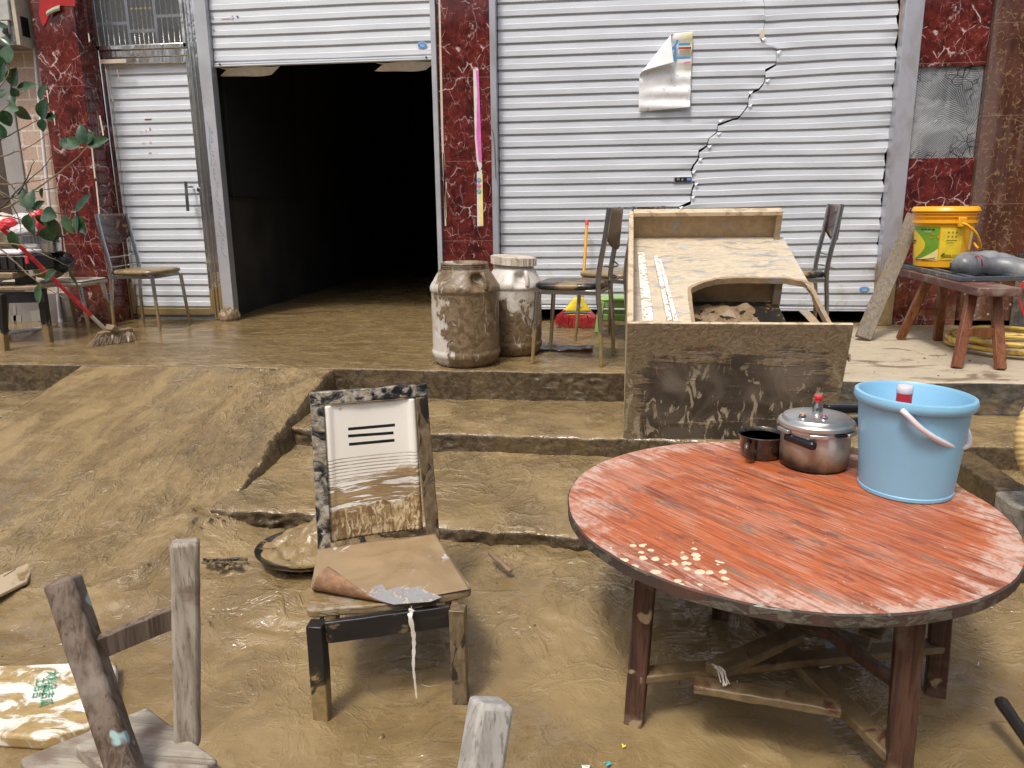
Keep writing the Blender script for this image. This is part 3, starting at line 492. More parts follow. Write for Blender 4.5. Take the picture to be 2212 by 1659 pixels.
g = bpy.data.objects['ground']; g['kind'] = 'structure'; g.data.materials.append(M['mud_ramp'])
ci = (np.arange(len(xs)-1)+0*np.arange(len(ys)-1)[:, None]).ravel(); cj = (0*np.arange(len(xs)-1)+np.arange(len(ys)-1)[:, None]).ravel()
fx, fy = xs[ci], ys[cj]; mi = ((fx > RX0) & (fx < RX1-.02) & (fy > 2.25) & (fy < YP)).astype(np.int32); g.data.materials.append(M['mud_riser']); ZZ = Z_.reshape(XX.shape); sl = np.abs(ZZ[:-1, 1:]-ZZ[:-1, :-1]).ravel()/np.maximum(1e-4, np.diff(xs)[ci]); mi[(sl > .75) & (fy > 2.3) & (fy < YP) & (fx > -1.70) & (fx < -1.3)] = 2; g.data.polygons.foreach_set('material_index', mi)  # steep ramp side takes the darker riser mud: its shade put into colour
def gz(x, y):
    v = ground_all(np.array([x, x+.03, x-.03]), np.array([y, y, y])); return float(v.mean())

def slab(name, x0, x1, y0, y1, zt, zb, top_mat, wob=.008, clod=.010, ext=None, fine_to=None, rise_mat=None, soft=.012, skew=0.):
    """step or platform swept along x: top from y1 to y0, rounded lip, face down to zb"""
    fy = fine_to or y1; ya = np.arange(fy, y0+.02, -.016); prof = [(y, zt) for y in (np.linspace(y1, fy, 24)[:-1] if y1 > fy else [])]+[(y, zt) for y in ya]
    for a in np.linspace(0, 90, 6): prof.append((y0+soft-soft*math.sin(R(a)), zt-soft+soft*math.cos(R(a))))
    ntop = len(prof)-3
    for z in np.arange(zt-soft-.007, zb, -.007): prof.append((y0, z))
    prof = np.array(prof); X = np.arange(x0, x1+1e-6, .0125); nu, nv = len(X), len(prof); k = 6
    PX = np.tile(X, nv); PY = np.repeat(prof[:, 0], nu); PZ = np.repeat(prof[:, 1], nu); P = np.stack([PX, PY, PZ], 1)
    front = sstep(y0+.05, y0+.005, PY); edge = fbm(np.stack([PX*3, PX*0, PX*0], 1), 4)*wob*2+fbm(np.stack([PX*14, PX*0+3, PX*0], 1), 3)*wob*.5
    down = sstep(zt+.001, zt-.05, PZ)
    cl = 1.3*(ridged(P*np.array([15, 15, 18]), 4)-.6); cl2 = fbm(P*5, 3)
    va = .35+1.3*sstep(-.3, .5, fbm(P*2.3+11, 3)); PY = PY-front*edge-down*(clod*cl*va+clod*.8*cl2); top = 1-down
    fd = ridged((P+.15*np.stack([fbm(P*1.7, 2)]*3, 1))*np.array([2.4, 4.5, 1]), 4)-.6
    mk = sstep(-.3, .5, fbm(P*1.2+7, 2)); amp = (.010 if ext is None else ext)
    PZ = PZ+top*(amp*1.5*fd*mk+amp*.6*fbm(P*3, 3)+amp*.35*fbm(P*13, 3)-.004*sstep(y0+.06, y0, P[:, 1])*1)-front*top*np.abs(fbm(P*9, 3))*wob*.5
    PY = PY+skew*(PX-x0)*sstep(y1-.02, y0+.1, P[:, 1])
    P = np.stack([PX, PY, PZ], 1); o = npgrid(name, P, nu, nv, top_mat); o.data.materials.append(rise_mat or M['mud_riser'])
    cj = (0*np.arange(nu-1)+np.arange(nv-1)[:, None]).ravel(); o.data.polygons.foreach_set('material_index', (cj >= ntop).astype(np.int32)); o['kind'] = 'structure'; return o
slab('step', -3.9, 1.22, Y2+.12, YP+.02, T2, .02, M['mud'], .010, .012, skew=-.038, soft=.018)
slab('step', -1.59, 1.55, Y3+.12, Y2+.08, T3, -.02, M['mud'], .020, .022, skew=-.09, soft=.020)
slab('porch', -6.5, 1.28, YP, 13, PORCH, .15, M['porch'], .006, .007, .0035, 6.6)
# right hand stretch: cleaner concrete, taller risers
slab('porch', 1.25, 5.0, 4.13, 7, PORCH-.002, .10, M['porch'], .004, .008, .003, 6.2, M['dark_concrete'])
slab('step', 1.20, 4.2, 3.62, 4.16, .235, .0, M['mud'], .008, .010, .008)
slab('step', 1.62, 4.2, 2.1, 3.66, .115, -.02, M['mud'], .008, .010, .008)
# small clods and grit strewn over the mud
def clods(n, seed):
    r_ = np.random.RandomState(seed); ico = [(0, 0, 1), (.89, 0, .45), (.28, .85, .45), (-.72, .53, .45), (-.72, -.53, .45), (.28, -.85, .45), (.72, .53, -.3), (-.28, .85, -.3), (-.89, 0, -.3), (-.28, -.85, -.3), (.72, -.53, -.3)]
    fc = [(0, 1, 2), (0, 2, 3), (0, 3, 4), (0, 4, 5), (0, 5, 1), (1, 6, 2), (2, 7, 3), (3, 8, 4), (4, 9, 5), (5, 10, 1), (6, 7, 2), (7, 8, 3), (8, 9, 4), (9, 10, 5), (10, 6, 1)]
    m = MB(); X = r_.uniform(-3.1, 2.2, n); Y = r_.uniform(1.3, 5.9, n); cl = fbm(np.stack([X*1.4, Y*1.4, X*0+3], 1), 3); keep = cl > r_.uniform(-.5, .55, n); X, Y = X[keep], Y[keep]; G = ground_all(X, Y)
    for x, y, g_ in zip(X, Y, G):
        z = g_
        if y > YP: z = PORCH
        elif y > Y2+.1 and -3.9 < x < 1.2: z = max(g_, T2)
        elif y > Y3+.12 and -1.5 < x < 1.5: z = max(g_, T3)
        s_ = .0022*math.exp(r_.normal(0, .5)); e = [Vector((x+a*s_*r_.uniform(.7, 1.5), y+b*s_*r_.uniform(.7, 1.5), z+c*s_*.7+.001)) for a, b, c in ico]; m.add(e, fc)
    o = m.build('mud_clods', M['mud'], None, smooth=True); o['kind'] = 'stuff'
clods(2600, 5)
# end face of the lowest step
m = MB(); m.box((-1.565, 3.2, .03), (.05, .80, .20)); o = m.build('step_side', M['mud_riser'], None, .01); o['kind'] = 'structure'
# concrete curb beside the lower right step
a = at(2108, 1018, z=.235); t = thing('concrete_curb', 'low muddy concrete curb with a pale chipped end, right of the round table', 'curb', (1.60, 3.0, 0))
m = MB(); m.beam((1.60, 3.50, .13), (1.60, 3.02, .13), .12, .23, seg=10, wob=.004); m.build('curb_body', M['mud_riser'], t, .012)
m = MB(); m.beam((1.60, 3.02, .12), (1.60, 2.0, .12), .135, .235, seg=20, wob=.007); m.build('broken_end', M['concrete'], t, .012)
m = MB(); m.beam((1.45, 2.86, .02), (1.45, 2.05, .02), .14, .12, seg=12, wob=.012); o = m.build('kerb_stone', M['dark_concrete'], None, .015)
tag(o, 'dark wet kerb stone lying against the foot of the concrete curb', 'kerb stone')

# ---------------------------------------------------------------- facade
def wx(px, py, Y): return at(px, py, Y=Y).x
def vrect(name, x0, x1, z0, z1, Y, dep, mat, parent, bevel=.003):
    m = MB(); m.box(((x0+x1)/2, Y+dep/2, (z0+z1)/2), (x1-x0, dep, z1-z0)); return m.build(name, mat, parent, bevel)
ZT = 3.5
# positions along the wall (metres)
xPL0, xPL1 = -4.42, -3.92           # left marble pillar front face (at Y 5.88)
xD0, xD1 = -4.0, -3.20              # steel door frame
xO0, xO1 = (wx(459, 174, YW-.05)+wx(505, 680, YW-.05))/2+.010, wx(948, 500, YW)    # opening of the raised shutter
xM0, xM1 = wx(957, 500, YW-.05), wx(1062, 300, YW-.05)
xS0, xS1 = wx(1080, 400, YW), wx(1905, 402, YW)
xR1 = wx(1948, 402, YW)
xB0 = wx(2098, 400, YW-.06)
# left marble pillar, standing proud of the door
t = thing('marble_pillar', 'red marble clad pillar with a torn red couplet at its top, left of the steel door', 'pillar', (-4.2, 5.88, PORCH))
pl0 = at(64, 0, Y=5.86).x; pl1 = at(164, 0, Y=5.86).x; pl1b = at(247, 690, Y=5.86).x
vrect('front_face', pl0, pl1b, .38, ZT, 5.86, .03, M['marble'], t, .002)
vrect('side_face', pl1b-.03, pl1b+.001, .38, ZT, 5.892, .30, M['marble'], t, .002)
vrect('core', pl0+.01, pl1b-.033, .38, ZT, 5.893, .29, M['wall_dark'], t, 0)
def couplet(pts, Y, mat, name, parent, th=.002):
    p = [at(x, y, Y=Y) for x, y in pts]; m = MB(); m.prism(p, (0, -th, 0)); return m.build(name, mat, parent)
c = couplet([(90, -60), (162, -60), (162, 14), (128, 12), (112, 22), (104, 38), (98, 52), (93, 58), (84, 30)], 5.857, M['reddeco'], 'couplet_remnant', t)
# peeled corner of the couplet
m = MB(); P = []
for j in range(9):
    for i in range(5):
        q = at(104+j*3.6, 24-j*1.6-2*math.sin(j/8*math.pi), Y=5.852); P.append(q+Vector((0, -.028*math.sin(i/4*2.2), -.028*(1-math.cos(i/4*2.2))*.9)))
m.grid(P, 5, 9); m.build('peeled_edge', M['leafback'], t, solid=.0015)
for pts in ([(114, 240), (117, 239), (120, 270), (118, 271)], [(190, 70), (193, 76), (195, 88), (192, 92)], [(214, 250), (217, 249), (225, 292), (222, 293)], [(197, 320), (200, 320), (207, 385), (204, 386)], [(206, 392), (209, 392), (217, 470), (214, 471)], [(100, 196), (103, 195), (106, 222), (104, 223)]):
    couplet(pts, 5.857, M['peel'], 'tape_scrap', t, .0015)
# beige tiled wall far left, with aluminium framed doorway
bt0 = at(28, 200, Y=6.0).x
t = thing('tiled_wall', 'beige split face tiled wall behind the twigs, at the far left', 'wall', (-4.8, 6.0, PORCH))
vrect('tile_facing', bt0, pl0-.004, .38, ZT, 6.0, .12, M['beige'], t, 0)
vrect('frame_post', bt0-.16, bt0-.004, .38, ZT, 5.985, .12, M['alu_frame'], t, .006)
vrect('dark_curtain', bt0-1.6, bt0-.164, .38, ZT, 6.02, .05, M['curtain'], t, 0)
# middle pillar
t = thing('marble_pillar', 'narrow red marble pillar with torn stickers, between the open doorway and the closed shutter', 'pillar', ((xM0+xM1)/2, YW-.06, PORCH))
vrect('front_face', xM0, xM1, .38, ZT, YW-.06, .06, M['marble'], t, .002)
def wxz(px, py, Y): v = at(px, py, Y=Y); return v.x, v.z
couplet([(1022, 150), (1032, 147), (1034, 152), (1041, 360), (1036, 372), (1030, 350), (1026, 300)], YW-.062, M['paper'], 'sticker_backing', t)
couplet([(1028, 152), (1034, 152), (1041, 352), (1034, 348), (1029, 290), (1031, 200)], YW-.0645, M['pink'], 'pink_sticker', t)
sb = couplet([(1030, 372), (1041, 366), (1044, 488), (1031, 489)], YW-.062, M['paper'], 'lucky_sticker', t)
couplet([(1036, 380), (1042, 376), (1044, 486), (1036, 486), (1035, 440)], YW-.0645, M['cream_y'], 'yellow_print', t, .001)
for (py, mat, ch) in ((389, 'sky', '福'), (401, 'pink', '到'), (413, 'teal', '农')):
    c = at(1035, py, Y=YW-.067); m = MB(); m.lathe([(.017, -.001), (.017, .001)], c, 24, rot=Matrix.Rotation(R(90), 3, 'X')); m.build('disc', M[mat], t); text('character', ch, .024, M['pale'], t, c+Vector((0, -.0015, 0)))
for pts in ([(947, 0), (951, 0), (958, 300), (965, 470), (962, 470), (953, 290)], [(957, 330), (960, 330), (964, 488), (961, 488)]):
    couplet(pts, YW-.062, M['peel'], 'tape_strip', t, .0015)
# right pillar
t = thing('marble_pillar', 'red marble pillar with one missing tile baring grey ribbed mortar, behind the bench', 'pillar', (2.3, YW-.06, PORCH))
zb1, zb0 = at(2040, 143, Y=YW-.06).z, at(2040, 341, Y=YW-.06).z
vrect('upper_tiles', xR1, xB0, zb1, ZT, YW-.06, .05, M['marble'], t, .002)
vrect('lower_tiles', xR1, xB0, .38, zb0, YW-.06, .05, M['marble'], t, .002)
vrect('mortar_bed', xR1, xB0-.002, zb0, zb1, YW-.042, .04, M['bed'], t, 0)
# brown crackle wall, standing slightly proud
t = thing('crackle_tile_wall', 'dark brown tiled wall with gold crackle pattern at the right edge', 'wall', (3.4, YW-.09, PORCH))
vrect('tile_facing', xB0+.002, 5.2, .46, ZT, YW-.10, .12, M['brown_tile'], t, .002)
vrect('grey_skirting', at(2185, 700, Y=YW-.14).x, 5.2, .38, .95, YW-.118, .014, M['dark_concrete'], t, .002)
# lintel band above everything and roof slab over the rooms (out of view, blocks the light as a real house does)
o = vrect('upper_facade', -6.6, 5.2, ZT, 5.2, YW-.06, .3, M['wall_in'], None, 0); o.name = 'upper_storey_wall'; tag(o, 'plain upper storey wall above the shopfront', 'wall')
# unseen house added behind the viewer: closes off the low sky and shows in the wet mud and the steel
t = thing('added_house', 'plain unseen house added behind the viewer to shape light and reflections', 'house', (0, -7.5, 0))
m = MB(); m.box((-1, -8.0, 2.6), (26, 1.0, 5.4)); child_ = m.build('house_wall', plain('house_render', (.62, .59, .54, 1), .8), t)
for k in range(6):
    x = -11+k*4.2; f = MB().box((x, -7.49, 2.0), (1.5, .06, 1.5)).build('window', M['alu_frame'], t); MB().box((x, -7.45, 2.0), (1.3, .02, 1.3)).build('pane', M['black'], f)
m = MB(); m.box((-1, -7.3, 5.35), (26.6, 1.9, .16)); m.build('roof', M['dark_concrete'], t)
# dark room behind
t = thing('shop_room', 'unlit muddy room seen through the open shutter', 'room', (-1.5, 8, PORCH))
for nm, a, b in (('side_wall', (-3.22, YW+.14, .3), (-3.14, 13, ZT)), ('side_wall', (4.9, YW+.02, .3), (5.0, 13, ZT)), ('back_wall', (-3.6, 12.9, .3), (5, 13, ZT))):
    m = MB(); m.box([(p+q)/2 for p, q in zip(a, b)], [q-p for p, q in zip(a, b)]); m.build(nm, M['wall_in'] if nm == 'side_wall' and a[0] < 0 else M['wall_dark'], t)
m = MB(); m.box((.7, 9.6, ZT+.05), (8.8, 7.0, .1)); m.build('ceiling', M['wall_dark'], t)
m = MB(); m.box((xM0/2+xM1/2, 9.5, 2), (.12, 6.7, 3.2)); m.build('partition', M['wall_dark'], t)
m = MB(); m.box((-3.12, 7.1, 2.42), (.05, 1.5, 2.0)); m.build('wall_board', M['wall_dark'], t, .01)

# ---------------------------------------------------------------- shutters
PITCH_S = .0925
def slat_profile(z0, z1, base=0.):
    """rows (z, y) from the bottom up"""
    out = []; z = z0
    seq = ((0, .013), (.010, .013), (.011, -.001), (.014, -.0045), (.048, -.0035), (.052, .0008), (.0885, .0045), (.0900, .013))
    while z < z1-.001:
        for dz, dy in seq: out.append((z+dz, base+dy))
        z += PITCH_S
    return out
def shutter_sheet(name, x0f, x1f, z0, z1, Y, mat, parent, nx=60, defo=None):
    rows = slat_profile(z0, z1); P = []
    for z, dy in rows:
        a, b = x0f(z), x1f(z)
        for i in range(nx):
            u = i/(nx-1); x = a+(b-a)*u; q = Vector((x, Y+dy, z)); 
            if defo: q = q+defo(x, z, u)
            P.append(tuple(q))
    return npgrid(name, np.array(P)-np.array(wloc(parent)), nx, len(rows), mat, parent, False)
t = thing('roller_shutter', 'white roller shutter raised halfway over the dark open doorway', 'roller shutter', ((xO0+xO1)/2, YW, PORCH))
zs = at(690, 138, Y=YW).z
shutter_sheet('slats', lambda z: xO0, lambda z: xO1, zs+.030, ZT, YW, M['shutter'], t, 40, lambda x, z, u: Vector((0, .002*math.sin(x*9+z*3), .002*math.sin(x*3+z*7))))
m = MB(); m.box(((xO0+xO1)/2, YW+.002, zs+.015), (xO1-xO0, .030, .030)); m.box(((xO0+xO1)/2, YW-.010, zs+.006), (xO1-xO0, .012, .004)); m.box(((xO0+xO1)/2, YW-.010, zs+.020), (xO1-xO0, .012, .003)); m.build('bottom_bar', M['shutter'], t, .002)
for x in (xO0+.05, xO1-.05): m = MB(); m.tube([(x, YW-.012, zs+.018), (x, YW-.022, zs+.018)], .007); m.build('bolt', M['black'], t)
for x0, x1 in ((.02, .52), (1.28, 1.76)):
    m = MB(); P = []
    for j in range(6):
        for i in range(14): u = i/13; P.append(Vector((xO0+x0+(x1-x0)*u+(.03*j if u < .1 else -.02*j), YW+.02+.012*j, zs-.002-.012*j*(.6+.4*math.sin(u*2.5))-.004*math.sin(u*9))))
    m.grid(P, 14, 6); m.build('torn_flap', M['paper'], t, solid=.001)
def blue_oval(px, py, rx, rz, par, Y, nm='round_sticker'):
    c = at(px, py, Y=Y); rr = Matrix.Rotation(R(90), 3, 'X'); m = MB(); m.lathe([(rx*1.07, -.0006), (rx*1.07, .0006)], c, 32, 1, rz/rx, rot=rr); k = m.build(nm, M['pale'], par)
    m = MB(); m.lathe([(rx, -.0012), (rx, .0012)], c, 32, 1, rz/rx, rot=rr); m.build('blue_print', M['sky'], k)

    m = MB()
    for a in range(20, 170, 17): d = Vector((math.cos(R(a))*rx*.80, -.0018, math.sin(R(a))*rz*.80)); m.box(c+d, (rx*.13, .0008, rz*.17))
    for dx, dz, l in ((-.35, .12, .15), (-.12, .12, .15), (.1, .12, .15), (.32, .12, .15), (-.22, -.2, .45), (.35, -.2, .45), (-.3, -.5, .12), (.1, -.5, .5)): m.box(c+Vector((dx*rx, -.0018, dz*rz)), (l*rx, .0008, rz*.15))
    m.build('small_print', M['pale'], k)
blue_oval(912, 97, .034, .024, t, YW-.006)
text('handwriting', '祝福', .030, M['greyink'], t, at(454, 39, Y=YW-.006)); couplet([(478, 40), (498, 38), (498, 40), (478, 42)], YW-.0055, M['pinkwash'], 'faded_scribble', t, .0006); couplet([(500, 33), (504, 33), (504, 41), (500, 41)], YW-.0055, M['pinkwash'], 'faded_scribble', t, .0006)
text('handwriting', '天天', .016, M['greyink'], t, at(453, 65, Y=YW-.006))
for px, py, mt in ((513, 36, 'purple'), (462, 66, 'greyink')):
    c = at(px, py, Y=YW-.0055); m = MB(); hp = []
    for k in range(24):
        a = 2*math.pi*k/24; hx = 16*math.sin(a)**3; hz = 13*math.cos(a)-5*math.cos(2*a)-2*math.cos(3*a)-math.cos(4*a); hp.append(c+Vector((hx*.0006, 0, hz*.0006)))
    m.prism(hp, (0, -.001, 0)); m.build('drawn_heart', M[mt], t)
# guide rails
def rail(name, x0, x1, label, Y=YW-.075, dep=.12, mat='rail'):
    o = vrect(name, x0, x1, .42, ZT, Y, dep, M[mat], None, .004); return tag(o, label, 'guide rail', 'shutter guide rails')
ra = xO0-.100; rail('guide_rail', ra, xO0-.004, 'light grey rail scribbled with pen, between steel door and dark doorway', YW-.06, .09)
o = bpy.data.objects['guide_rail']
m = MB()
for k in range(46):
    z = 1.95-k*.022; x = ra+.032+.010*math.sin(k*.7)+k*.0003; m.beam((x, YW-.0610, z), (x+.018+.008*math.sin(k*1.7), YW-.0610, z-.012-.010*math.sin(k*2.3)), .0018, .0018)
m.build('pen_scribbles', M['purple'], o)
for ch in o.children: ch.matrix_parent_inverse = Matrix.Identity(4)
m = MB(); P = bez([(ra+.02, YW-.061, 2.0), (ra+.035, YW-.061, 1.9), (ra+.018, YW-.061, 1.8), (ra+.03, YW-.061, 1.72), (ra+.02, YW-.061, 1.66)], 8); m.tube(P, .0014, 4); m.build('blue_scribble', M['sky'], o)
rail('guide_rail', xO1+.003, xM0-.002, 'narrow grey rail on the left side of the middle marble pillar', YW-.09, .10)
rail('guide_rail', xM1+.002, xS0-.004, 'grey rail between the middle marble pillar and the cracked shutter', YW-.09, .09, 'rail_dirty')
rail('guide_rail', xS1+.012, xR1-.004, 'dirty grey rail right of the cracked shutter, behind the leaning plank', YW-.10, .10, 'rail_dirty')
import bmesh
bm = bmesh.new(); bmesh.ops.create_icosphere(bm, subdivisions=4, radius=1); a_ = np.array([v.co[:] for v in bm.verts]); a_ = a_*(1+.25*fbm(a_*1.8+4, 4))[:, None]*np.array((.075, .085, .085))+np.array(((ra+xO0)/2, YW-.05, .455))
for v, q in zip(bm.verts, a_): v.co = q
me = bpy.data.meshes.new('mud_clump'); bm.to_mesh(me); bm.free(); me.materials.append(M['mud_obj']); me.polygons.foreach_set('use_smooth', [True]*len(me.polygons)); o = bpy.data.objects.new('mud_clump', me); col.objects.link(o); tag(o, 'lump of wet mud caked round the foot of the scribbled rail', 'mud clump')
# wire hook on the rail
m = MB(); m.tube(bez([at(1058, 318, Y=YW-.10), at(1057, 285, Y=YW-.12), at(1062, 280, Y=YW-.12), at(1066, 290, Y=YW-.11), at(1069, 330, Y=YW-.1), at(1071, 385, Y=YW-.1)], 6), .0022, 6); o = m.build('wire_hook', M['black'], None, smooth=True); tag(o, 'bent black wire hook hanging on the rail left of the cracked shutter', 'hook')

# closed cracked shutter
t = thing('cracked_shutter', 'closed silver roller shutter torn by a zigzag crack, its lower edge off the floor', 'roller shutter', ((xS0+xS1)/2, YW, PORCH))
crk = [(1650, -60), (1650, 0), (1653, 45), (1644, 85), (1644, 96), (1677, 97), (1677, 138), (1653, 143), (1653, 174), (1640, 190), (1617, 199), (1616, 228), (1594, 254), (1552, 259), (1548, 290), (1528, 299), (1528, 321), (1510, 324), (1508, 348), (1494, 357), (1494, 373), (1501, 393), (1494, 411), (1492, 435), (1467, 446), (1462, 470)]
cr = [at(x, y, Y=YW) for x, y in crk]; crz = [p.z for p in cr][::-1]; crx = [p.x for p in cr][::-1]
gapw = [(0.8, 0), (1.25, 0), (1.33, .002), (1.42, .006), (1.52, .010), (1.66, .006), (1.78, .0025), (1.88, .0012), (2.2, .0014), (3.5, .001)]
def crack_x(z): return float(np.interp(z, crz, crx))
def gap(z): return float(np.interp(z, [g_[0] for g_ in gapw], [g_[1] for g_ in gapw]))
redge = [at(x, y, Y=YW) for x, y in [(1943, -40), (1941, 0), (1936, 112), (1930, 178), (1929, 240), (1928, 268), (1919, 300), (1913, 330), (1907, 402), (1904, 450), (1899, 500), (1894, 600), (1892, 700)]]
def right_x(z): return float(np.interp(z, [p.z for p in redge][::-1], [p.x for p in redge][::-1]))
zs2 = .515
def defo_l(x, z, u):
    zc = crz[0]; near = math.exp(-((x-crack_x(z))/.10)**2) if z > zc else 0
    return Vector((0, .002*math.sin(x*5+z*2)+near*.004*math.sin(z*34+x*8), .003*math.sin(x*1.7)-.010*max(0, z-1.2)*u*u*.6))
def defo_r(x, z, u):
    near = math.exp(-((x-crack_x(z))/.10)**2); e = math.exp(-((x-right_x(z))/.09)**2)
    return Vector((e*.008*math.sin(z*41), -.004*near*(1+math.sin(z*29))*.8-.008*e*math.sin(z*23)+.003*math.sin(x*6+z*3), -.014*(1-u)*sstep(1.0, 1.5, z)+.004*math.sin(x*4+z*6)-.006*near*math.sin(z*34)-.006*(1-sstep(.5, 1.1, z))*0))
zc0 = crz[0]
shutter_sheet('left_slats', lambda z: xS0, lambda z: crack_x(max(z, zc0))-gap(z)/2-.0006, zs2+.035, ZT, YW, M['shutter2'], t, 70, defo_l)
shutter_sheet('right_slats', lambda z: crack_x(max(z, zc0))+gap(z)/2+.0006, lambda z: right_x(z), zs2+.035, ZT, YW, M['shutter2'], t, 70, defo_r)
m = MB(); m.beam((xS0, YW+.002, zs2+.018), (right_x(zs2)-.02, YW+.002, zs2+.012), .030, .032); m.beam((xS0, YW-.012, zs2+.008), (right_x(zs2)-.02, YW-.012, zs2+.002), .012, .004); m.beam((xS0, YW-.012, zs2+.024), (right_x(zs2)-.02, YW-.012, zs2+.018), .012, .004); m.build('bottom_bar', M['shutter2'], t, .002)
m = MB(); m.tube([(right_x(z)+.012+.003*math.sin(z*17), YW-.012-.004*math.sin(z*11), z) for z in np.linspace(.62, 3.3, 80)], .006, 6); m.build('frayed_seal', M['seal'], t, smooth=True)
m = MB()
for k in range(9): z = .78+k*.016; m.beam((right_x(z)+.01, YW-.02, z+.02), (right_x(z)-.02+.01*math.sin(k), YW-.035, z-.01), .006, .008)
m.build('torn_scrap', M['seal'], t)
# small bent tabs of torn metal on the crack
for z in (1.30, 1.375, 1.47, 1.56, 1.65, 1.74, 1.83, 1.92, 2.02, 2.11, 2.19, 2.38, 2.47):
    x = crack_x(z); a = Vector((x-.002, YW-.008, z)); m = MB(); m.prism([a, a+Vector((.034, -.003, .008)), a+Vector((.014, -.008, -.016))], (0, -.0012, 0)); m.build('bent_edge', M['shutter2'], t)
m = MB(); m.prism([at(1640, 68, Y=YW-.008), at(1651, 62, Y=YW-.010), at(1651, 82, Y=YW-.012), at(1641, 83, Y=YW-.008)], (0, -.001, 0)); m.build('tan_scrap', M['peel'], t)
blue_oval(1867, 625, .036, .022, t, YW-.006)
# lock plate
c = at(1475, 388, Y=YW-.006); k = MB().box(c, (.138, .006, .040)).build('lock_plate', M['alu_frame'], t, .001)
def sub(mb, nm, mt, par, **kw):      # child of a part whose own origin is its parent's
    return mb.build(nm, M[mt], par, **kw)
sub(MB().box(c+Vector((0, -.002, .001)), (.118, .006, .032)), 'plate_face', 'black', k)
sub(MB().lathe([(.008, -.004), (.008, .004)], c+Vector((-.004, -.004, 0)), 20, rot=Matrix.Rotation(R(90), 3, 'X')), 'keyhole', 'alu_frame', k)
text('plate_number', '32', .022, M['pale'], k, c+Vector((-.035, -.0058, .004))); sub(MB().box(c+Vector((.045, -.0052, .002)), (.034, .001, .024)), 'blue_label', 'navy', k); text('label_text', '电动', .013, M['pale'], k, c+Vector((.045, -.0064, .002)))

# steel door with barred transom
YD = YW+.03
t = thing('steel_door', 'stainless steel framed white slatted side door, left of the dark doorway', 'door', (-3.6, YD, PORCH))
dx0, dx1 = pl1b+.004, ra-.004
zt = at(320, 112, Y=YD-.06).z; px0 = at(232, 250, Y=YD).x; dz0 = at(370, 664, Y=YD).z
fl = at(255, 400, Y=YD-.05).x; fr = at(424, 300, Y=YD-.05).x
dz1 = at(320, 140, Y=YD).z
vrect('frame_post', dx0, fl-.02, .42, ZT, YD-.05, .10, M['steel'], t, .008); m = MB()
vrect('frame_post', fr+.012, dx1, .42, ZT, YD-.07, .12, M['steel'], t, .008)
m = MB(); 
for dx in (.022, .05): m.box((fr+.012+dx, YD-.075, 1.9), (.006, .012, 2.9))
m.build('frame_moulding', M['steel'], t, .002)
vrect('frame_head', fl-.02, fr+.012, dz1+.05, zt+.02, YD-.055, .10, M['steel'], t, .006)
vrect('frame_sill', fl-.02, fr+.012, .43, dz0-.065, YD-.03, .08, M['mud_obj'], t, .006)
lf = MB(); lf.box((fl+.0, YD-.02, (dz0+dz1)/2), (.030, .05, dz1-dz0+.10)); lf.box((fr-.010, YD-.02, (dz0+dz1)/2), (.034, .05, dz1-dz0+.10)); lf.box(((fl+fr)/2, YD-.02, dz1+.025), (fr-fl-.05, .05, .045)); lf.box(((fl+fr)/2, YD-.02, dz0-.03), (fr-fl-.05, .05, .055)); leaf_ = lf.build('leaf_frame', M['steel'], t, .004)
shutter_sheet('slats', lambda z: fl+.016, lambda z: fr-.028, dz0, dz1-.01, YD-.005, M['shutter'], t, 20)
h0, h1 = at(401, 392, Y=YD-.10), at(406, 456, Y=YD-.10)
m = MB(); m.tube([h0, h1], .013, 14); hb = m.build('door_handle', M['chrome_clean'], t, smooth='auto')
m = MB()
for f_ in (.18, .82): p = h0.lerp(h1, f_); m.tube([p, p+Vector((.012, .085, 0))], .009, 10)
m.build('handle_mount', M['chrome_clean'], hb, smooth='auto')
c = at(431, 410, Y=YD-.08); m = MB(); m.lathe([(.020, 0), (.020, .012), (.014, .018), (.005, .018)], c, 20, rot=Matrix.Rotation(R(90), 3, 'X')); m.build('lock_knob', M['chrome_clean'], t, smooth='auto')
m = MB(); m.box(((fl+fr)/2-.25, YD-.082, dz1+.02), (.22, .004, .03)); P = at(230, 150, Y=YD-.062); m.beam(P, P+Vector((.02, 0, -.24)), .012, .004); m.beam(P+Vector((.09, 0, 0)), P+Vector((.10, 0, -.09)), .010, .004); m.build('glue_drips', M['peel'], t)
for px, py, w_, h_, mt in ((320, 258, .058, .010, 'redband'), (315, 283, .010, .02, 'peel'), (324, 279, .008, .022, 'redband'), (305, 285, .012, .018, 'peel'), (310, 309, .03, .012, 'peel'), (325, 308, .02, .014, 'peel'), (324, 331, .022, .007, 'redband'), (338, 331, .016, .006, 'peel')):
    m = MB(); m.box(at(px, py, Y=YD-.0105), (w_, .001, h_)); m.build('sticker_scrap', M[mt], t)
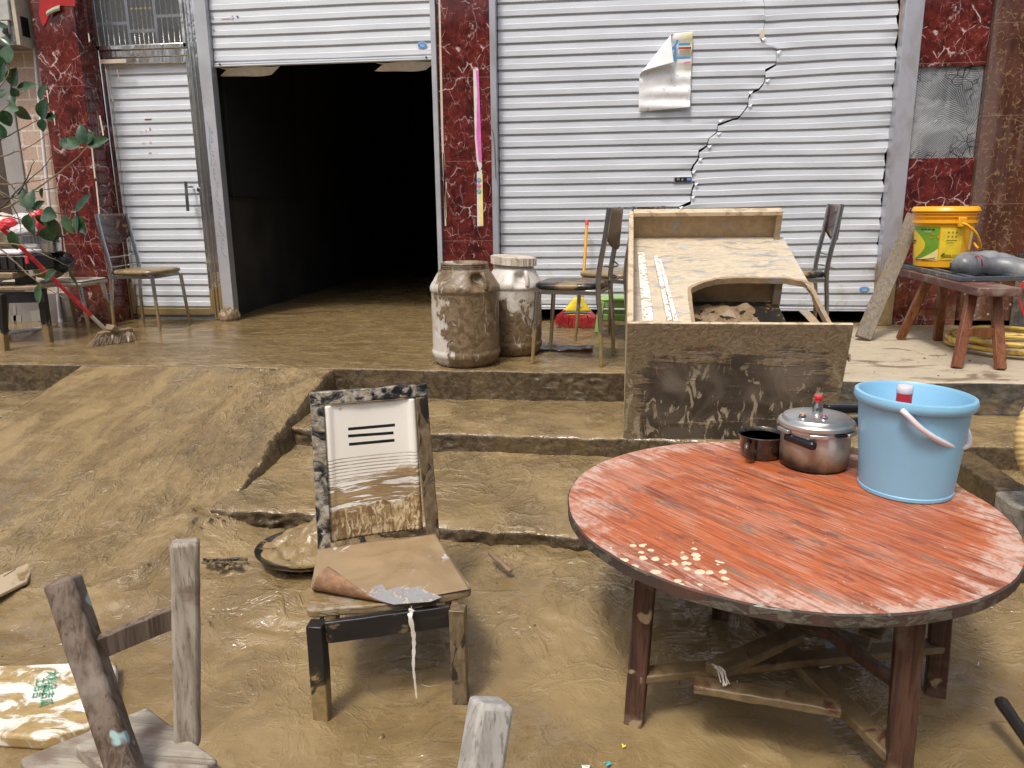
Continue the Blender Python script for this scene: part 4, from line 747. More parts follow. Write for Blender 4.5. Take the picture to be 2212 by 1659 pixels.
# transom
tr = MB(); X0, X1 = fl-.02, fr+.012; Zb = zt+.02
m = MB(); m.box(((X0+X1)/2, YD-.04, Zb+.017), (X1-X0, .08, .034)); m.box((X0+.015, YD-.04, (Zb+ZT)/2), (.03, .08, ZT-Zb)); m.box((X1-.015, YD-.04, (Zb+ZT)/2), (.03, .08, ZT-Zb)); trf = m.build('transom_frame', M['steel'], t, .004)
m = MB(); m.box(((X0+X1)/2, YD-.075, (Zb+ZT)/2), (X1-X0-.06, .004, ZT-Zb)); m.build('pane', M['glass'], trf)
W_ = X1-X0-.06; xa = X0+.03
m = MB()
for f_ in (1/3., 2/3.): m.box((xa+W_*f_, YD-.02, (Zb+ZT)/2), (.022, .022, ZT-Zb))
for f0, f1, zz in ((0, 1/3., .20), (1/3., 2/3., .14), (1/3., 2/3., .43), (1/3., 2/3., .60), (2/3., 1, .24)): m.box((xa+W_*(f0+f1)/2, YD-.02, Zb+zz), (W_/3-.022, .022, .022))
m.build('grille_rail', M['chrome_clean'], trf)
for s3 in range(3):
    for k in range(4 if s3 != 1 else 5):
        x = xa+W_/3*s3+W_/3*(k+1)/(5 if s3 != 1 else 6); m = MB(); m.tube([(x, YD-.02, Zb+.03), (x, YD-.02, ZT)], .0065, 8); b_ = m.build('bar', M['chrome_clean'], trf, smooth=True)
        zz = Zb+(.50, .30, .53)[s3]; m = MB(); m.lathe([(0, -.010), (.009, -.006), (.012, 0), (.009, .006), (0, .010)], (x, YD-.02, zz), 10); m.build('knob', M['brass'], trf, smooth=True)
vrect('dark_backing', X0, X1, Zb, ZT, YD+.05, .02, M['wall_dark'], t, 0)
# ================================================================ OBJECTS
RX90 = Matrix.Rotation(R(90), 3, 'X')
def copy_tree(o, parent=None):
    c = o.copy(); col.objects.link(c); c.parent = parent
    for ch in list(o.children): copy_tree(ch, c)
    return c
def child(mb, nm, mt, par, **kw): return mb.build(nm, M[mt] if isinstance(mt, str) else mt, par, **kw)

# ---------------------------------------------------------------- tubular chairs
def tube_chair(label, loc, rz, frame, seat, pad, group='metal framed dining chairs on the porch'):
    t = thing('dining_chair', label, 'chair', (0, 0, 0))
    for sx in (-1, 1):
        pts = bez([(sx*.175, .205, .002), (sx*.172, .195, .25), (sx*.170, .178, .44), (sx*.170, .185, .56), (sx*.170, .215, .74), (sx*.168, .235, .895)], 6)
        child(MB().tube(pts, [.0115+.004*min(1, i/12) for i in range(len(pts))], 10), 'rear_post', frame, t, smooth='auto')
        child(MB().tube([(sx*.195, -.205, .002), (sx*.178, -.178, .425)], .010, 10, .0155), 'front_leg', frame, t, smooth='auto')
    m = MB()
    for a, b in (((-.165, -.17, .424), (.165, -.17, .424)), ((-.165, .17, .424), (.165, .17, .424)), ((-.170, -.17, .424), (-.170, .175, .424)), ((.170, -.17, .424), (.170, .175, .424))): m.beam(a, b, .020, .028)
    child(m, 'seat_frame', frame, t, bevel=.003)
    # padded seat: rounded trapezoid
    m = MB(); rings = ((0.90, .438), (1.0, .444), (1.02, .455), (1.0, .467), (.93, .474), (.5, .477)); n = 40; vs = []
    for s_, z in rings:
        for k in range(n):
            a = 2*math.pi*k/n; cx, cy = math.cos(a), math.sin(a); e = .42; x = .200*abs(cx)**e*(1 if cx > 0 else -1); y = .195*abs(cy)**e*(1 if cy > 0 else -1); x *= 1-.10*(y > 0)*y/.19
            vs.append((x*s_, y*s_-.012, z))
    fs = [(i*n+k, i*n+(k+1) % n, (i+1)*n+(k+1) % n, (i+1)*n+k) for i in range(len(rings)-1) for k in range(n)]+[tuple((len(rings)-1)*n+k for k in range(n)), tuple(reversed(range(n)))]
    m.add(vs, fs); child(m, 'seat', seat, t, smooth=True)
    # curved back pad with a rounded lower edge
    m = MB(); P = []
    for j in range(9):
        for i in range(15):
            u = i/14*2-1; lo = .66+.075*abs(u)**2.2; z = lo+(.893-lo)*j/8; P.append(Vector((u*.178, .215+.02*(z-.66)/.23+.030*(1-u*u), z)))
    m.grid(P, 15, 9); child(m, 'back_pad', pad, t, smooth=True, solid=.014)
    for z in (.50, .575):
        child(MB().tube(bez([(-.168, .18+.03*(z-.5)/.1, z), (-.10, .235, z-.008), (0, .25, z-.012), (.10, .235, z-.008), (.168, .18+.03*(z-.5)/.1, z)], 5), .0055, 8), 'back_rail', frame, t, smooth=True)
    t.location = loc; t.rotation_euler = (0, 0, rz); t['group'] = group; return t
tube_chair('metal chair with dark backrest and brown seat, standing in water before the steel door', (-3.545, 5.67, PORCH-.015), R(86), M['chrome'], M['seat_tan'], M['backpad_red'])
tube_chair('mud coated chair with black seat, nearest of the chairs beside the white barrels', (-.165, 4.585, PORCH), R(-102), M['chrome_mud'], M['seat_black'], M['backpad'])
tube_chair('dark framed chair with muddy seat and maroon backrest, behind the mud coated chair', (.10, 5.25, PORCH), R(-126), M['chrome'], M['seat_tan'], M['backpad_red'])
tube_chair('chair seen side on with maroon backrest, right behind the overturned desk', (1.245, 5.30, PORCH), R(-93), M['chrome'], M['seat_black'], M['backpad_red'])

# ---------------------------------------------------------------- barrels
def barrel(label, c, Rr, H, mat, lidded, handle_deg, rz=0):
    t = thing('plastic_barrel', label, 'barrel', c); cx = Vector(c)
    prof = [(Rr*.55, .0), (Rr*.80, .002), (Rr*.87, .018), (Rr*.985, .062*H/.62), (Rr*.995, .085*H/.62), (Rr*.965, .093*H/.62), (Rr*.97, .30*H/.62), (Rr*.965, .445*H/.62), (Rr*1.0, .452*H/.62), (Rr*1.0, .475*H/.62), (Rr*.975, .488*H/.62), (Rr*.80, .545*H/.62), (Rr*.72, .572*H/.62), (Rr*.70, .580*H/.62)]
    pr = []
    for (a, b) in zip(prof[:-1], prof[1:]):
        k = max(1, int(math.dist(a, b)/.008))
        for i in range(k): pr.append((a[0]+(b[0]-a[0])*i/k, a[1]+(b[1]-a[1])*i/k))
    pr.append(prof[-1]); neck = Rr*.655
    for k in range(3): z = (.584+.012*k)*H/.62; pr += [(neck, z), (neck+.006, z+.003), (neck+.006, z+.005), (neck, z+.008)]
    pr += [(neck, H), (neck-.010, H), (neck-.012, H-.05), (neck*.9, H-.12), (0, H-.12)]
    seg = 120; vs = []; ha = R(handle_deg)
    for r, z in pr:
        for k in range(seg):
            a = 2*math.pi*k/seg; d = (a-ha+math.pi) % (2*math.pi)-math.pi; rr = r
            if .46*H/.62 < z < .575*H/.62: 
                dip = math.exp(-(d/.26)**4)*math.exp(-((z-.515*H/.62)/(.040*H/.62))**4); rr = r-.045*dip
            vs.append(cx+Vector((rr*math.cos(a), rr*math.sin(a), z)))
    a_ = np.array(vs); ns = fbm(a_*9+5, 4); nr = a_-np.array(cx); nr[:, 2] = 0; L = np.linalg.norm(nr, axis=1)[:, None]+1e-6; lump = np.clip(ridged(a_*13, 3)-.72, 0, 1)*.018; a_ = a_+nr/L*((ns*.0016+lump)*(a_[:, 2] < c[2]+H*.9))[:, None]
    m = MB(); n = len(pr); m.add([tuple(q) for q in a_], [(i*seg+k, i*seg+(k+1) % seg, (i+1)*seg+(k+1) % seg, (i+1)*seg+k) for i in range(n-1) for k in range(seg)]+[tuple(reversed(range(seg)))])
    child(m, 'barrel_body', mat, t, smooth=True)
    d = Vector((math.cos(ha), math.sin(ha), 0)); sd = Vector((-d.y, d.x, 0)); r0 = Rr*.80
    m = MB(); m.tube(bez([cx+d*Rr*.74+sd*.030+Vector((0, 0, .556*H/.62)), cx+d*Rr*.86+sd*.030+Vector((0, 0, .552*H/.62)), cx+d*Rr*.955+sd*.030+Vector((0, 0, .500*H/.62)), cx+d*Rr*.955+sd*.030+Vector((0, 0, .470*H/.62))], 6), .013, 10); child(m, 'handle', mat, t, smooth=True)
    # embossed plate
    pa = ha+R(-78 if not lidded else -80)
    if lidded:
        rot = Matrix.Rotation(R(4), 3, 'Y'); m = MB(); m.lathe([(0, .02), (neck+.008, .02), (neck+.022, .017), (neck+.024, -.030), (neck+.019, -.030), (neck+.017, .010), (0, .010)], cx+Vector((.0, 0, H+.012)), 60, rot=rot)
        for k in range(24): a = 2*math.pi*k/24; m.box(cx+Vector((0, 0, H+.012))+rot@Vector(((neck+.024)*math.cos(a), (neck+.024)*math.sin(a), -.006)), (.006, .006, .044))
        child(m, 'lid', 'barrel_lid', t, smooth='auto')
    return t
b1 = (-.80, 4.44, PORCH); b2 = (-.548, 4.76, PORCH)
h1 = at(990, 566, Y=4.44).z-PORCH; h2 = at(1102, 566, Y=4.70).z-PORCH
barrel('open mud splashed plastic barrel without lid, on the porch edge', b1, .204, h1, M['barrel_a'], False, -52)
barrel('pale plastic barrel with its lid on and mud round its base, behind the open barrel', b2, .176, h2, M['barrel_b'], True, -66)

# ---------------------------------------------------------------- things by the shutter
t = thing('broom', 'red bristled broom with yellow head and handle, leaning on the cracked shutter', 'broom', at(1250, 700, Y=5.75))
h0 = at(1258, 640, Y=5.80); h1 = at(1268, 479, Y=6.02); child(MB().tube([h0, h1], .012, 12), 'handle', 'yel_stick', t, smooth='auto')
child(MB().tube([h1-(h1-h0).normalized()*.03, h1+(h1-h0).normalized()*.01], .0135, 12), 'handle_cap', 'red_pl', t, smooth='auto')
hb = at(1246, 655, Y=5.80); c0 = at(1246, 668, Y=5.79)
m = MB(); P = []
for j in range(7):
    for i in range(15):
        u = i/14*2-1; w_ = .025+.085*(j/6)**1.2; P.append(at(1250-j*.6, 642+j*5.2, Y=5.80)+Vector((u*w_, -.020*(1-u*u)**.5, 0)))
m.grid(P, 15, 7); child(m, 'broom_head', 'broom_yel', t, smooth=True, solid=.014)
m = MB(); c_ = at(1250, 660, Y=5.77); m.lathe([(.022, -.001), (.022, .001)], c_, 20, 1, .62, rot=RX90); child(m, 'head_label', 'white_pl', t); m = MB(); m.lathe([(.014, -.002), (.014, .002)], c_, 20, 1, .62, rot=RX90); child(m, 'head_label_print', 'magenta', t)
m = MB(); random.seed(5)
for k in range(520):
    u = random.uniform(-1, 1); a = at(1247, 672, Y=5.80)+Vector((u*.105, random.uniform(-.02, .02), random.uniform(0, .01))); e = a+Vector((u*.055+random.gauss(0, .015), random.gauss(-.02, .02), -.13+.03*abs(u)+random.gauss(0, .008))); e.z = max(e.z, PORCH+.004); mid = a.lerp(e, .5)+Vector((u*.012, -.01, .006)); m.tube([a, mid, e], .0016, 3, caps=False)
child(m, 'bristles', 'broom_red', t)
m = MB()
for zz, mt in ((.0, 'sky'), (-.018, 'yellow')):
    m = MB(); m.tube([at(1247, 674, Y=5.775)+Vector((u*.118, .010*u*u-.008, zz-.010*u*u)) for u in np.linspace(-1, 1, 14)], .0025, 6); child(m, 'binding', mt, t, smooth=True)
t = thing('plastic_stool', 'small light green plastic stool behind the muddy chairs', 'stool', (.08, 5.66, PORCH)); sx0 = at(1287, 700, Y=5.55).x; Wd = .30; H_ = .235; cxs = sx0+Wd/2; cy = 5.70
m = MB(); m.box((cxs, cy, PORCH+H_), (Wd*.80, .26, .022)); child(m, 'seat', 'stool_green', t, bevel=.008)
for sx in (-1, 1):
    for sy in (-1, 1): m = MB(); m.beam((cxs+sx*Wd*.36, cy+sy*.11, PORCH+H_-.01), (cxs+sx*Wd*.47, cy+sy*.14, PORCH), .040, .045, (0, 1, 0)); child(m, 'leg', 'stool_green', t, bevel=.006)
for sy in (-1, 1): m = MB(); m.box((cxs, cy+sy*.125, PORCH+.11), (Wd*.72, .014, .045)); m.box((cxs, cy+sy*.118, PORCH+.205), (Wd*.74, .014, .05)); child(m, 'apron', 'stool_green', t, bevel=.005)
m = MB(); P = []
for j in range(14):
    for i in range(18): P.append(Vector((-.43+.022*i, 4.80+.012*j, PORCH+.012+.018*abs(math.sin(i*.55+j*.3))*math.exp(-((j-6)/5)**2))))
m.grid(P, 18, 14); o = m.build('rag', M['bag'], None, smooth=True, jitter=.012, solid=.004); tag(o, 'crumpled black rag lying in mud between barrel and chair legs', 'rag')
# leaning plank
t0, t1 = at(1863, 735, z=PORCH), None; t1 = at(1976, 466, Y=t0.y+.42); ax = (t1-t0).normalized()
m = MB(); m.beam(t0+Vector((0, 0, .012)), t1, .105, .036, (-.30, -1, .2), seg=12, wob=.0022); o = m.build('wood_plank', M['plank'], None, .005); tag(o, 'weathered wooden plank leaning diagonally against the right shutter rail', 'plank')

# ---------------------------------------------------------------- overturned desk
nt_ = at(1355, 700, Y=3.40); ln = Vector((0, math.cos(R(16.75)), math.sin(R(16.75)))); up = Vector((0, -math.sin(R(16.75)), math.cos(R(16.75)))); xd = Vector((1, 0, 0)); h = .71; Lg = 1.60
Wn = at(1845, 702, Y=3.40).x-nt_.x; O = nt_-up*h
t = thing('overturned_desk', 'muddy desk lying on its side across steps and porch, with an arched cutout', 'desk', O)
def D(x, l, u): return O+xd*x+ln*l+up*u
def dbox(nm, x0, x1, l0, l1, u0, u1, mt, par=None, bevel=.003, **kw):
    vs = [D(x, l, u) for u in (u0, u1) for (x, l) in ((x0, l0), (x1, l0), (x1, l1), (x0, l1))]
    m = MB(); m.add(vs, [(3, 2, 1, 0), (4, 5, 6, 7), (0, 1, 5, 4), (1, 2, 6, 5), (2, 3, 7, 6), (3, 0, 4, 7)]); return child(m, nm, mt, par or t, bevel=bevel, **kw)
dbox('end_panel', 0, Wn, 0, .020, 0, h, 'cab_front')
dbox('edge_strip', .001, Wn-.001, .0, .020, h+.0005, h+.004, 'cab_edge', bevel=.001)
WR = .915; skew = .055
m = MB(); m.prism([D(0, .0205, .06), D(.028, .0205, .06), D(.028, .0205, h), D(0, .0205, h)], ln*Lg+xd*.045); child(m, 'desktop', 'cab_edge', t, bevel=.003)
dbox('far_panel', .075, WR+.04, Lg, Lg+.02, .0, h+.01, 'cab_mud')
m = MB(); m.prism([D(.073, Lg-.055, h-.012), D(WR+.042, Lg-.055, h-.012), D(WR+.042, Lg+.019, h-.012), D(.073, Lg+.019, h-.012)], up*.024); child(m, 'far_rail', 'cab_edge', t, bevel=.002)
m = MB(); m.prism([D(WR+.010, Lg-.055, h-.165), D(WR+.042, Lg-.055, h-.165), D(WR+.042, Lg-.001, h-.165), D(WR+.010, Lg-.001, h-.165)], up*.152); child(m, 'far_stile', 'cab_mud', t, bevel=.002)
# modesty panel with arched cutout
hm = h-.165; pp = D(0, 0, hm); n_ = up
def onp(px, py): q = atp(px, py, pp, n_)-O; return q.dot(xd), q.dot(ln)
arch = [onp(x, y) for x, y in ((1493, 690), (1491, 650), (1489, 622), (1520, 609), (1545, 603), (1575, 600), (1640, 600), (1700, 601), (1735, 607), (1752, 614), (1756, 626), (1766, 650), (1780, 685))]
arch[0] = (arch[0][0], .06); arch[-1] = (arch[-1][0]+.01, .06)
xr0 = onp(1792, 695)[0]; xr1 = onp(1690, 510)[0]; print('modesty', arch, xr0, xr1)
poly = [(.03, .021)]+[(.03+.045, Lg-.002), (xr1, Lg-.002), (xr0+.004, .021), (arch[-1][0], .021)]+arch[::-1]+[(arch[0][0], .021)]
m = MB()
from mathutils.geometry import tessellate_polygon
th_ = .022; V3 = [D(a, b, hm) for a, b in poly]; tri = tessellate_polygon([[Vector((a, b, 0)) for a, b in poly]]); n = len(poly)
m.add(V3+[v-up*th_ for v in V3], [tuple(f) for f in tri]+[tuple(n+i for i in reversed(f)) for f in tri]+[(i, (i+1) % n, n+(i+1) % n, n+i) for i in range(n)])
mo = child(m, 'modesty_panel', 'cab_top', t)
m = MB()   # mud caked rim of the cutout
for a, b in zip(arch[:-1], arch[1:]): m.beam(D(a[0], a[1], hm-.014), D(b[0], b[1], hm-.014), .020, .034, up, seg=4, wob=.002)
m.beam(D(xr0-.015, .03, hm+.001), D(xr0-.095, .52, hm+.001), .045, .006, up, seg=10, wob=.002)
child(m, 'cutout_rim', 'cab_mud', t, bevel=.004)
# inner compartment seen through the cutout
p2 = D(0, 1.02, 0); q = atp(1580, 651, p2, ln)-O; ul = q.dot(up); q2 = atp(1668, 640, p2, ln)-O; xi = q2.dot(xd); print('inner', ul, xi)
dbox('inner_wall', .05, xi, 1.02, 1.04, ul, hm-.023, 'cab_mud'); dbox('inner_post', xi-.004, xi+.040, .98, 1.045, ul-.01, hm-.024, 'cab_mud'); dbox('inner_shelf', .05, xi+.03, .03, 1.019, ul-.02, ul, 'wokmetal', jitter=.0)
m = MB(); P = []
for j in range(30):
    for i in range(40): P.append(D(.10+.016*i, .25+.024*j, ul+.004+.022*max(0, math.sin(i*.5+j*.2)*math.cos(j*.6+i*.1))))
m.grid(P, 40, 30); child(m, 'mud_deposit', 'mud_obj', t, smooth=True, jitter=.02)
# foam strips lying on the slanting panel
def strip(pts, nm, lab, hh, grp):
    q = [atp(x, y, pp+up*.002, n_) for x, y in pts]; m = MB(); m.prism(q, up*hh); o = m.build(nm, M['foam'], None, .003, jitter=.003); tag(o, lab, 'foam strip', grp)
strip([(1376, 549), (1393, 548), (1413, 697), (1387, 697)], 'foam_strip', 'wide white foam strip specked with mud, nearest the desk edge', .012, 'foam strips on the desk')
strip([(1411, 557), (1420, 558), (1453, 698), (1441, 698)], 'foam_strip', 'narrow white foam strip, middle one on the overturned desk', .018, 'foam strips on the desk')
strip([(1422, 562), (1429, 563), (1466, 698), (1455, 698)], 'foam_strip', 'narrow grooved foam strip nearest the arched cutout', .014, 'foam strips on the desk')

# ---------------------------------------------------------------- bench and what lies on it
bt = .872; t = thing('wooden_bench', 'narrow wooden bench with reddish brown splayed legs on the dry porch', 'bench', (2.12, 5.0, PORCH))
m = MB(); m.beam((2.125, 4.42, bt-.024), (2.15, 5.66, bt-.024), .215, .048, seg=10, wob=.0012); child(m, 'seat', 'bench_top', t, bevel=.006)
fA, fB, fC, fD = at(1944, 733, z=PORCH), at(2025, 735, z=PORCH), at(2066, 795, z=PORCH), at(2161, 799, z=PORCH)
tops = {'A': Vector((2.09, 5.28, bt-.048)), 'B': Vector((2.19, 5.28, bt-.048)), 'C': Vector((2.075, 4.62, bt-.048)), 'D': Vector((2.19, 4.60, bt-.048))}
for k, f_ in zip('ABCD', (fA, fB, fC, fD)): m = MB(); m.beam(f_, tops[k], .052, .042, (0, 1, 0), seg=4, wob=.001); o = child(m, 'leg', 'bench_leg_w' if k == 'C' else 'bench_leg', t, bevel=.005)
for a, b, f_, g_ in ((fA, fB, 'A', 'B'), (fC, fD, 'C', 'D')): m = MB(); m.beam(a.lerp(tops[f_], .48), b.lerp(tops[g_], .48), .028, .045); child(m, 'stretcher', 'bench_leg', t, bevel=.003)
t = thing('slate_frame', 'grey metal frame lying flat on the bench under the yellow bucket', 'frame', (2.2, 5.2, bt))
m = MB()
for a, b in (((2.06, 4.72), (2.085, 5.80)), ((2.135, 4.78), (2.15, 5.78)), ((2.40, 4.80), (2.42, 5.80))): m.beam((a[0], a[1], bt+.016), (b[0], b[1], bt+.016), .028, .028)
for a, b in (((2.05, 4.73), (2.44, 4.80)), ((2.08, 5.79), (2.44, 5.79))): m.beam((a[0], a[1], bt+.0165), (b[0], b[1], bt+.0165), .028, .027)
child(m, 'frame_bars', 'slate', t, bevel=.003); m = MB(); m.box((2.26, 5.29, bt+.006), (.30, .96, .006)); child(m, 'backing', 'slate', t)
# yellow pail
pc = Vector((2.225, 5.46, bt+.031)); dist = pc.length; t = thing('yellow_bucket', 'yellow paint bucket with green printed label standing on the bench', 'bucket', pc)
yt = at(2036, 446, Y=5.46).z-pc.z; rb = .158; rt = .186
prof = [(rb*.93, 0), (rb, .006), (rb+(rt-rb)*.72, yt*.73), (rt*.97+.012, yt*.735), (rt*.97+.012, yt*.775), (rt*.975, yt*.78), (rt*.98, yt*.83), (rt*.98+.010, yt*.832), (rt*.98+.010, yt*.84), (rt*.985, yt*.845), (rt*.99, yt*.885), (rt+.010, yt*.888), (rt+.010, yt*.897), (rt, yt*.90), (rt+.004, yt*.925), (rt+.016, yt*.928), (rt+.008, yt*.985), (rt, yt), (rt-.010, yt), (rt-.014, yt*.9), (rb*.9, .02), (0, .02)]
m = MB(); m.lathe(prof, pc, 80); pb = child(m, 'pail_body', 'yellow_pail', t, smooth='auto')
def onpail(a_deg, zf, dr=.0015):   # angle measured around the pail, 0 facing the viewer, + to the right
    a = math.atan2(-pc.y, -pc.x)+R(a_deg); z = zf*yt; r = rb+(rt-rb)*.72*(z/(yt*.73))+dr; return pc+Vector((r*math.cos(a), r*math.sin(a), z))
def wrap(a0, a1, z0, z1, mt, nm, dr=.0015, n=12, f=None):
    m = MB(); P = []; k = 8
    for j in range(k):
        for i in range(n):
            u, v = i/(n-1), j/(k-1); aa = a0+(a1-a0)*u; zz = z0+(z1-z0)*v
            if f: aa, zz = f(u, v)
            P.append(onpail(aa, zz, dr))
    m.grid(P, n, k); return child(m, nm, mt, pb, smooth=True)
lab = wrap(-4, 40, .13, .66, 'yellow', 'label_panel'); wrap(-72, -6, .12, .68, 'lime', 'green_panel', .0012)
wrap(0, 0, 0, 0, 'yellow', 'label_swoosh', .0022, 12, lambda u, v: (-72+(38*math.sin(math.pi*(u*.9+.05)))*v, .62-.50*u))
wrap(0, 0, 0, 0, 'cream_y', 'label_swoosh', .0030, 12, lambda u, v: (-66+60*u, .12+v*(.005+.20*u*u)))
wrap(0, 0, 0, 0, 'maroon', 'label_stripe', .0036, 12, lambda u, v: (-60+50*u, .118+v*.012+.045*u*u)); wrap(0, 0, 0, 0, 'reddeco', 'label_stripe', .0036, 12, lambda u, v: (-40+32*u, .118+v*.010+.020*u*u))
wrap(62, 74, .30, .68, 'cream_y', 'label_edge')
def pick(a, z, w_, h_, mt, nm='small_print', dr=.004): wrap(a, a+w_, z, z+h_, mt, nm, dr, 3)
for i, a in enumerate((8, 15.5, 23)):
    for z in (.565, .50): pick(a, z, 4.6, .045, 'gold', 'symbol_box', .0022); pick(a+1.1, z+.010, .8, .024, 'ink', 'symbol'); pick(a+2.6, z+.008, .9, .028, 'ink', 'symbol')
pick(7, .455, 21, .008, 'ink'); pick(7, .425, 14, .006, 'lime'); pick(7, .41, 16, .005, 'lime'); pick(9, .385, 17, .005, 'gold'); pick(5, .178, 23, .007, 'ink'); pick(9, .155, 15, .004, 'gold'); pick(7, .145, 19, .004, 'gold')
for a in (-46, -38, -30, -22): pick(a, .625, 6, .016, 'ink')
pick(-38, .60, 16, .005, 'paper'); pick(-36, .588, 14, .004, 'paper')
for a, z in ((-20, .545), (-24, .485), (-10, .50)): pick(a, z, 3.2, .03, 'orange', 'round_mark')
pick(52, .21, 11, .045, 'magenta', 'red_mark'); pick(-74, .42, 13, .03, 'ink', 'brand_letters'); pick(-74, .385, 11, .02, 'ink', 'brand_letters')
def ptext(nm, s_, a, z, size, mt): 
    c = onpail(a, z, .004); aa = math.atan2(-pc.y, -pc.x)+R(a); text(nm, s_, size, M[mt], pb, c, (-math.sin(aa), math.cos(aa), 0), (0, 0, 1), .0004)
ptext('phone_number', '400-850-1022', 17, .208, .019, 'ink'); ptext('phone_mark', '✆', 5, .212, .03, 'ink')
for (a0, a1, z0, z1) in ((2, 34, .69-.03, .664), (2, 34, .135, .139), (2, 2.6, .135, .66), (33.4, 34, .135, .66)): wrap(a0, a1, z0, z1, 'gold', 'label_border', .0025, 8)
hp = bez([onpail(30, .735, .020), onpail(38, .70, .035), onpail(52, .58, .055), onpail(66, .43, .06), onpail(80, .32, .055), onpail(92, .33, .035), onpail(96, .40, .012)], 8); m = MB(); m.tube(hp, .0085, 8); child(m, 'bail_handle', 'yellow_pail', t, smooth=True)
m = MB(); a = onpail(30, .755, .016); m.box(a, (.05, .02, .06), Matrix.Rotation(math.atan2(a.y-pc.y, a.x-pc.x)+R(90), 3, 'Z')); child(m, 'handle_ear', 'yellow_pail', t, bevel=.004)
# grey rubber waders / pipe bundle
t = thing('rubber_waders', 'grey rubber waders rolled up on the right end of the bench', 'waders', (2.4, 4.95, bt+.03))
def blob(pts, rs, seg=18): m = MB(); m.tube(bez(pts, 7), [float(x) for x in np.interp(np.linspace(0, 1, (len(pts)-1)*7+1), np.linspace(0, 1, len(rs)), rs)], seg); return m
P1 = [at(2062, 585, Y=4.98), at(2080, 575, Y=4.98), at(2110, 572, Y=5.0), at(2140, 575, Y=5.02), at(2175, 577, Y=5.0), at(2225, 592, Y=4.95)]
child(blob(P1, [.025, .070, .068, .050, .055, .062, .062]), 'rolled_leg', 'grey_pipe', t, smooth=True, jitter=.006)
P2 = [at(2056, 578, Y=5.13), at(2085, 568, Y=5.15), at(2130, 562, Y=5.15), at(2175, 566, Y=5.15), at(2230, 585, Y=5.1)]
child(blob(P2, [.03, .065, .055, .045, .05]), 'rolled_leg', 'grey_pipe', t, smooth=True, jitter=.014)
m = MB(); m.tube(bez([at(2100, 556, Y=5.0), at(2112, 553, Y=4.92), at(2120, 560, Y=4.88), at(2122, 575, Y=4.9)], 6), .004, 6); child(m, 'red_cord', 'red_pl', t, smooth=True)
m = MB()
for k in range(3): m.tube(bez([at(2212, 606, Y=4.6), at(2205-k*2, 630, Y=4.6), at(2203+k, 655, Y=4.6), at(2209+k, 675, Y=4.6), at(2216, 700, Y=4.62)], 6), .0035, 6)
o = m.build('red_string', M['red_pl'], None, smooth=True); tag(o, 'red plastic string hanging beside the right end of the bench', 'string')
# yellow hose coil
hc = (at(2205, 755, z=PORCH)); t = thing('hose_coil', 'dirty yellow hose coiled on the porch under the bench', 'hose', (hc.x, hc.y, PORCH)); rnd = random.Random(4)
pts = []; turns = 6
for k in range(turns*14):
    a = k/14*2*math.pi+.3; tt = k/14; pts.append(Vector((hc.x+.06*math.sin(tt*2.2)+(.40+.05*math.sin(tt*1.9+1))*math.cos(a), hc.y+.06*math.cos(tt*1.7)+(.33+.05*math.sin(tt*2.6))*math.sin(a), PORCH+.018+.0052*tt*2.4+.007*math.sin(a*2+tt))))
m = MB(); m.tube(bez(pts, 3), .0135, 8); child(m, 'hose', 'hose', t, smooth=True)
# cream ribbed duct hose at the right edge
pts = bez([at(2262, 878, Y=2.9), at(2238, 905, Y=2.88), at(2226, 945, Y=2.86), at(2232, 990, Y=2.84), at(2250, 1030, Y=2.82), at(2262, 1100, Y=2.80)], 14); m = MB(); m.tube(pts, [.052+.0022*math.sin(i*1.9) for i in range(len(pts))], 20); o = m.build('duct_hose', M['duct'], None, smooth=True); tag(o, 'cream ribbed hose curving up at the right edge beside the steps', 'hose')

# ---------------------------------------------------------------- round table
TZ = .52; tc = Vector((.494, 2.081, 0)); TR = .586
s, c, gn, gf = M.pop('_tabletop'); kx, ky = M.pop('_spot')
X, Y, Z = s.xyz(); dx = s.math('SUBTRACT', X, kx-tc.x); dy = s.math('SUBTRACT', Y, ky-tc.y); dd = s.math('SQRT', s.math('ADD', s.math('MULTIPLY', dx, dx), s.math('MULTIPLY', s.math('MULTIPLY', dy, dy), 1.3)))
near = s.rng(dd, .27, .08); vd = s.vor(40, s.warp(s.co(), .015, 40), rnd=1.); vc = s.vor(40, s.warp(s.co(), .015, 40), out='Color'); VX, VY, VZ = s.xyz(vc); rad_ = s.math('MULTIPLY', s.rng(s.math('MULTIPLY', VX, near), .20, .80), .46); dots = s.math('LESS_THAN', vd, rad_)
c = s.mix(dots, c, (.70, .62, .42, 1)); sp2 = s.math('MULTIPLY', s.rng(s.vor(44), .10, .08), s.rng(s.noise(6, 2), .58, .62)); c = s.mix(sp2, c, (.64, .55, .42, 1))
s.set(c, s.rng(s.noise(7, 5, .6), .3, .7, .38, .58), normal=s.bump(gn, .35, .002, s.bump(gf, .3, .001)), spec=.5); M['table_top'] = s.m
t = thing('round_table', 'round wooden table with peeling orange red top and splayed muddy braces', 'table', (tc.x, tc.y, 0))
m = MB(); n = 128; th = .034; rings = [(0, TZ), (TR*.5, TZ), (TR-.004, TZ), (TR, TZ-.004), (TR-.001, TZ-th+.004), (TR-.006, TZ-th), (0, TZ-th)]; vs = []
for r, z in rings:
    for k in range(n): a = 2*math.pi*k/n; w_ = 1+.0025*math.sin(3*a)+.002*math.sin(7*a+1)+.0012*math.sin(23*a); vs.append(tc+Vector((r*w_*math.cos(a), r*w_*math.sin(a), z)))
m.i = 0; base = len(m.v)
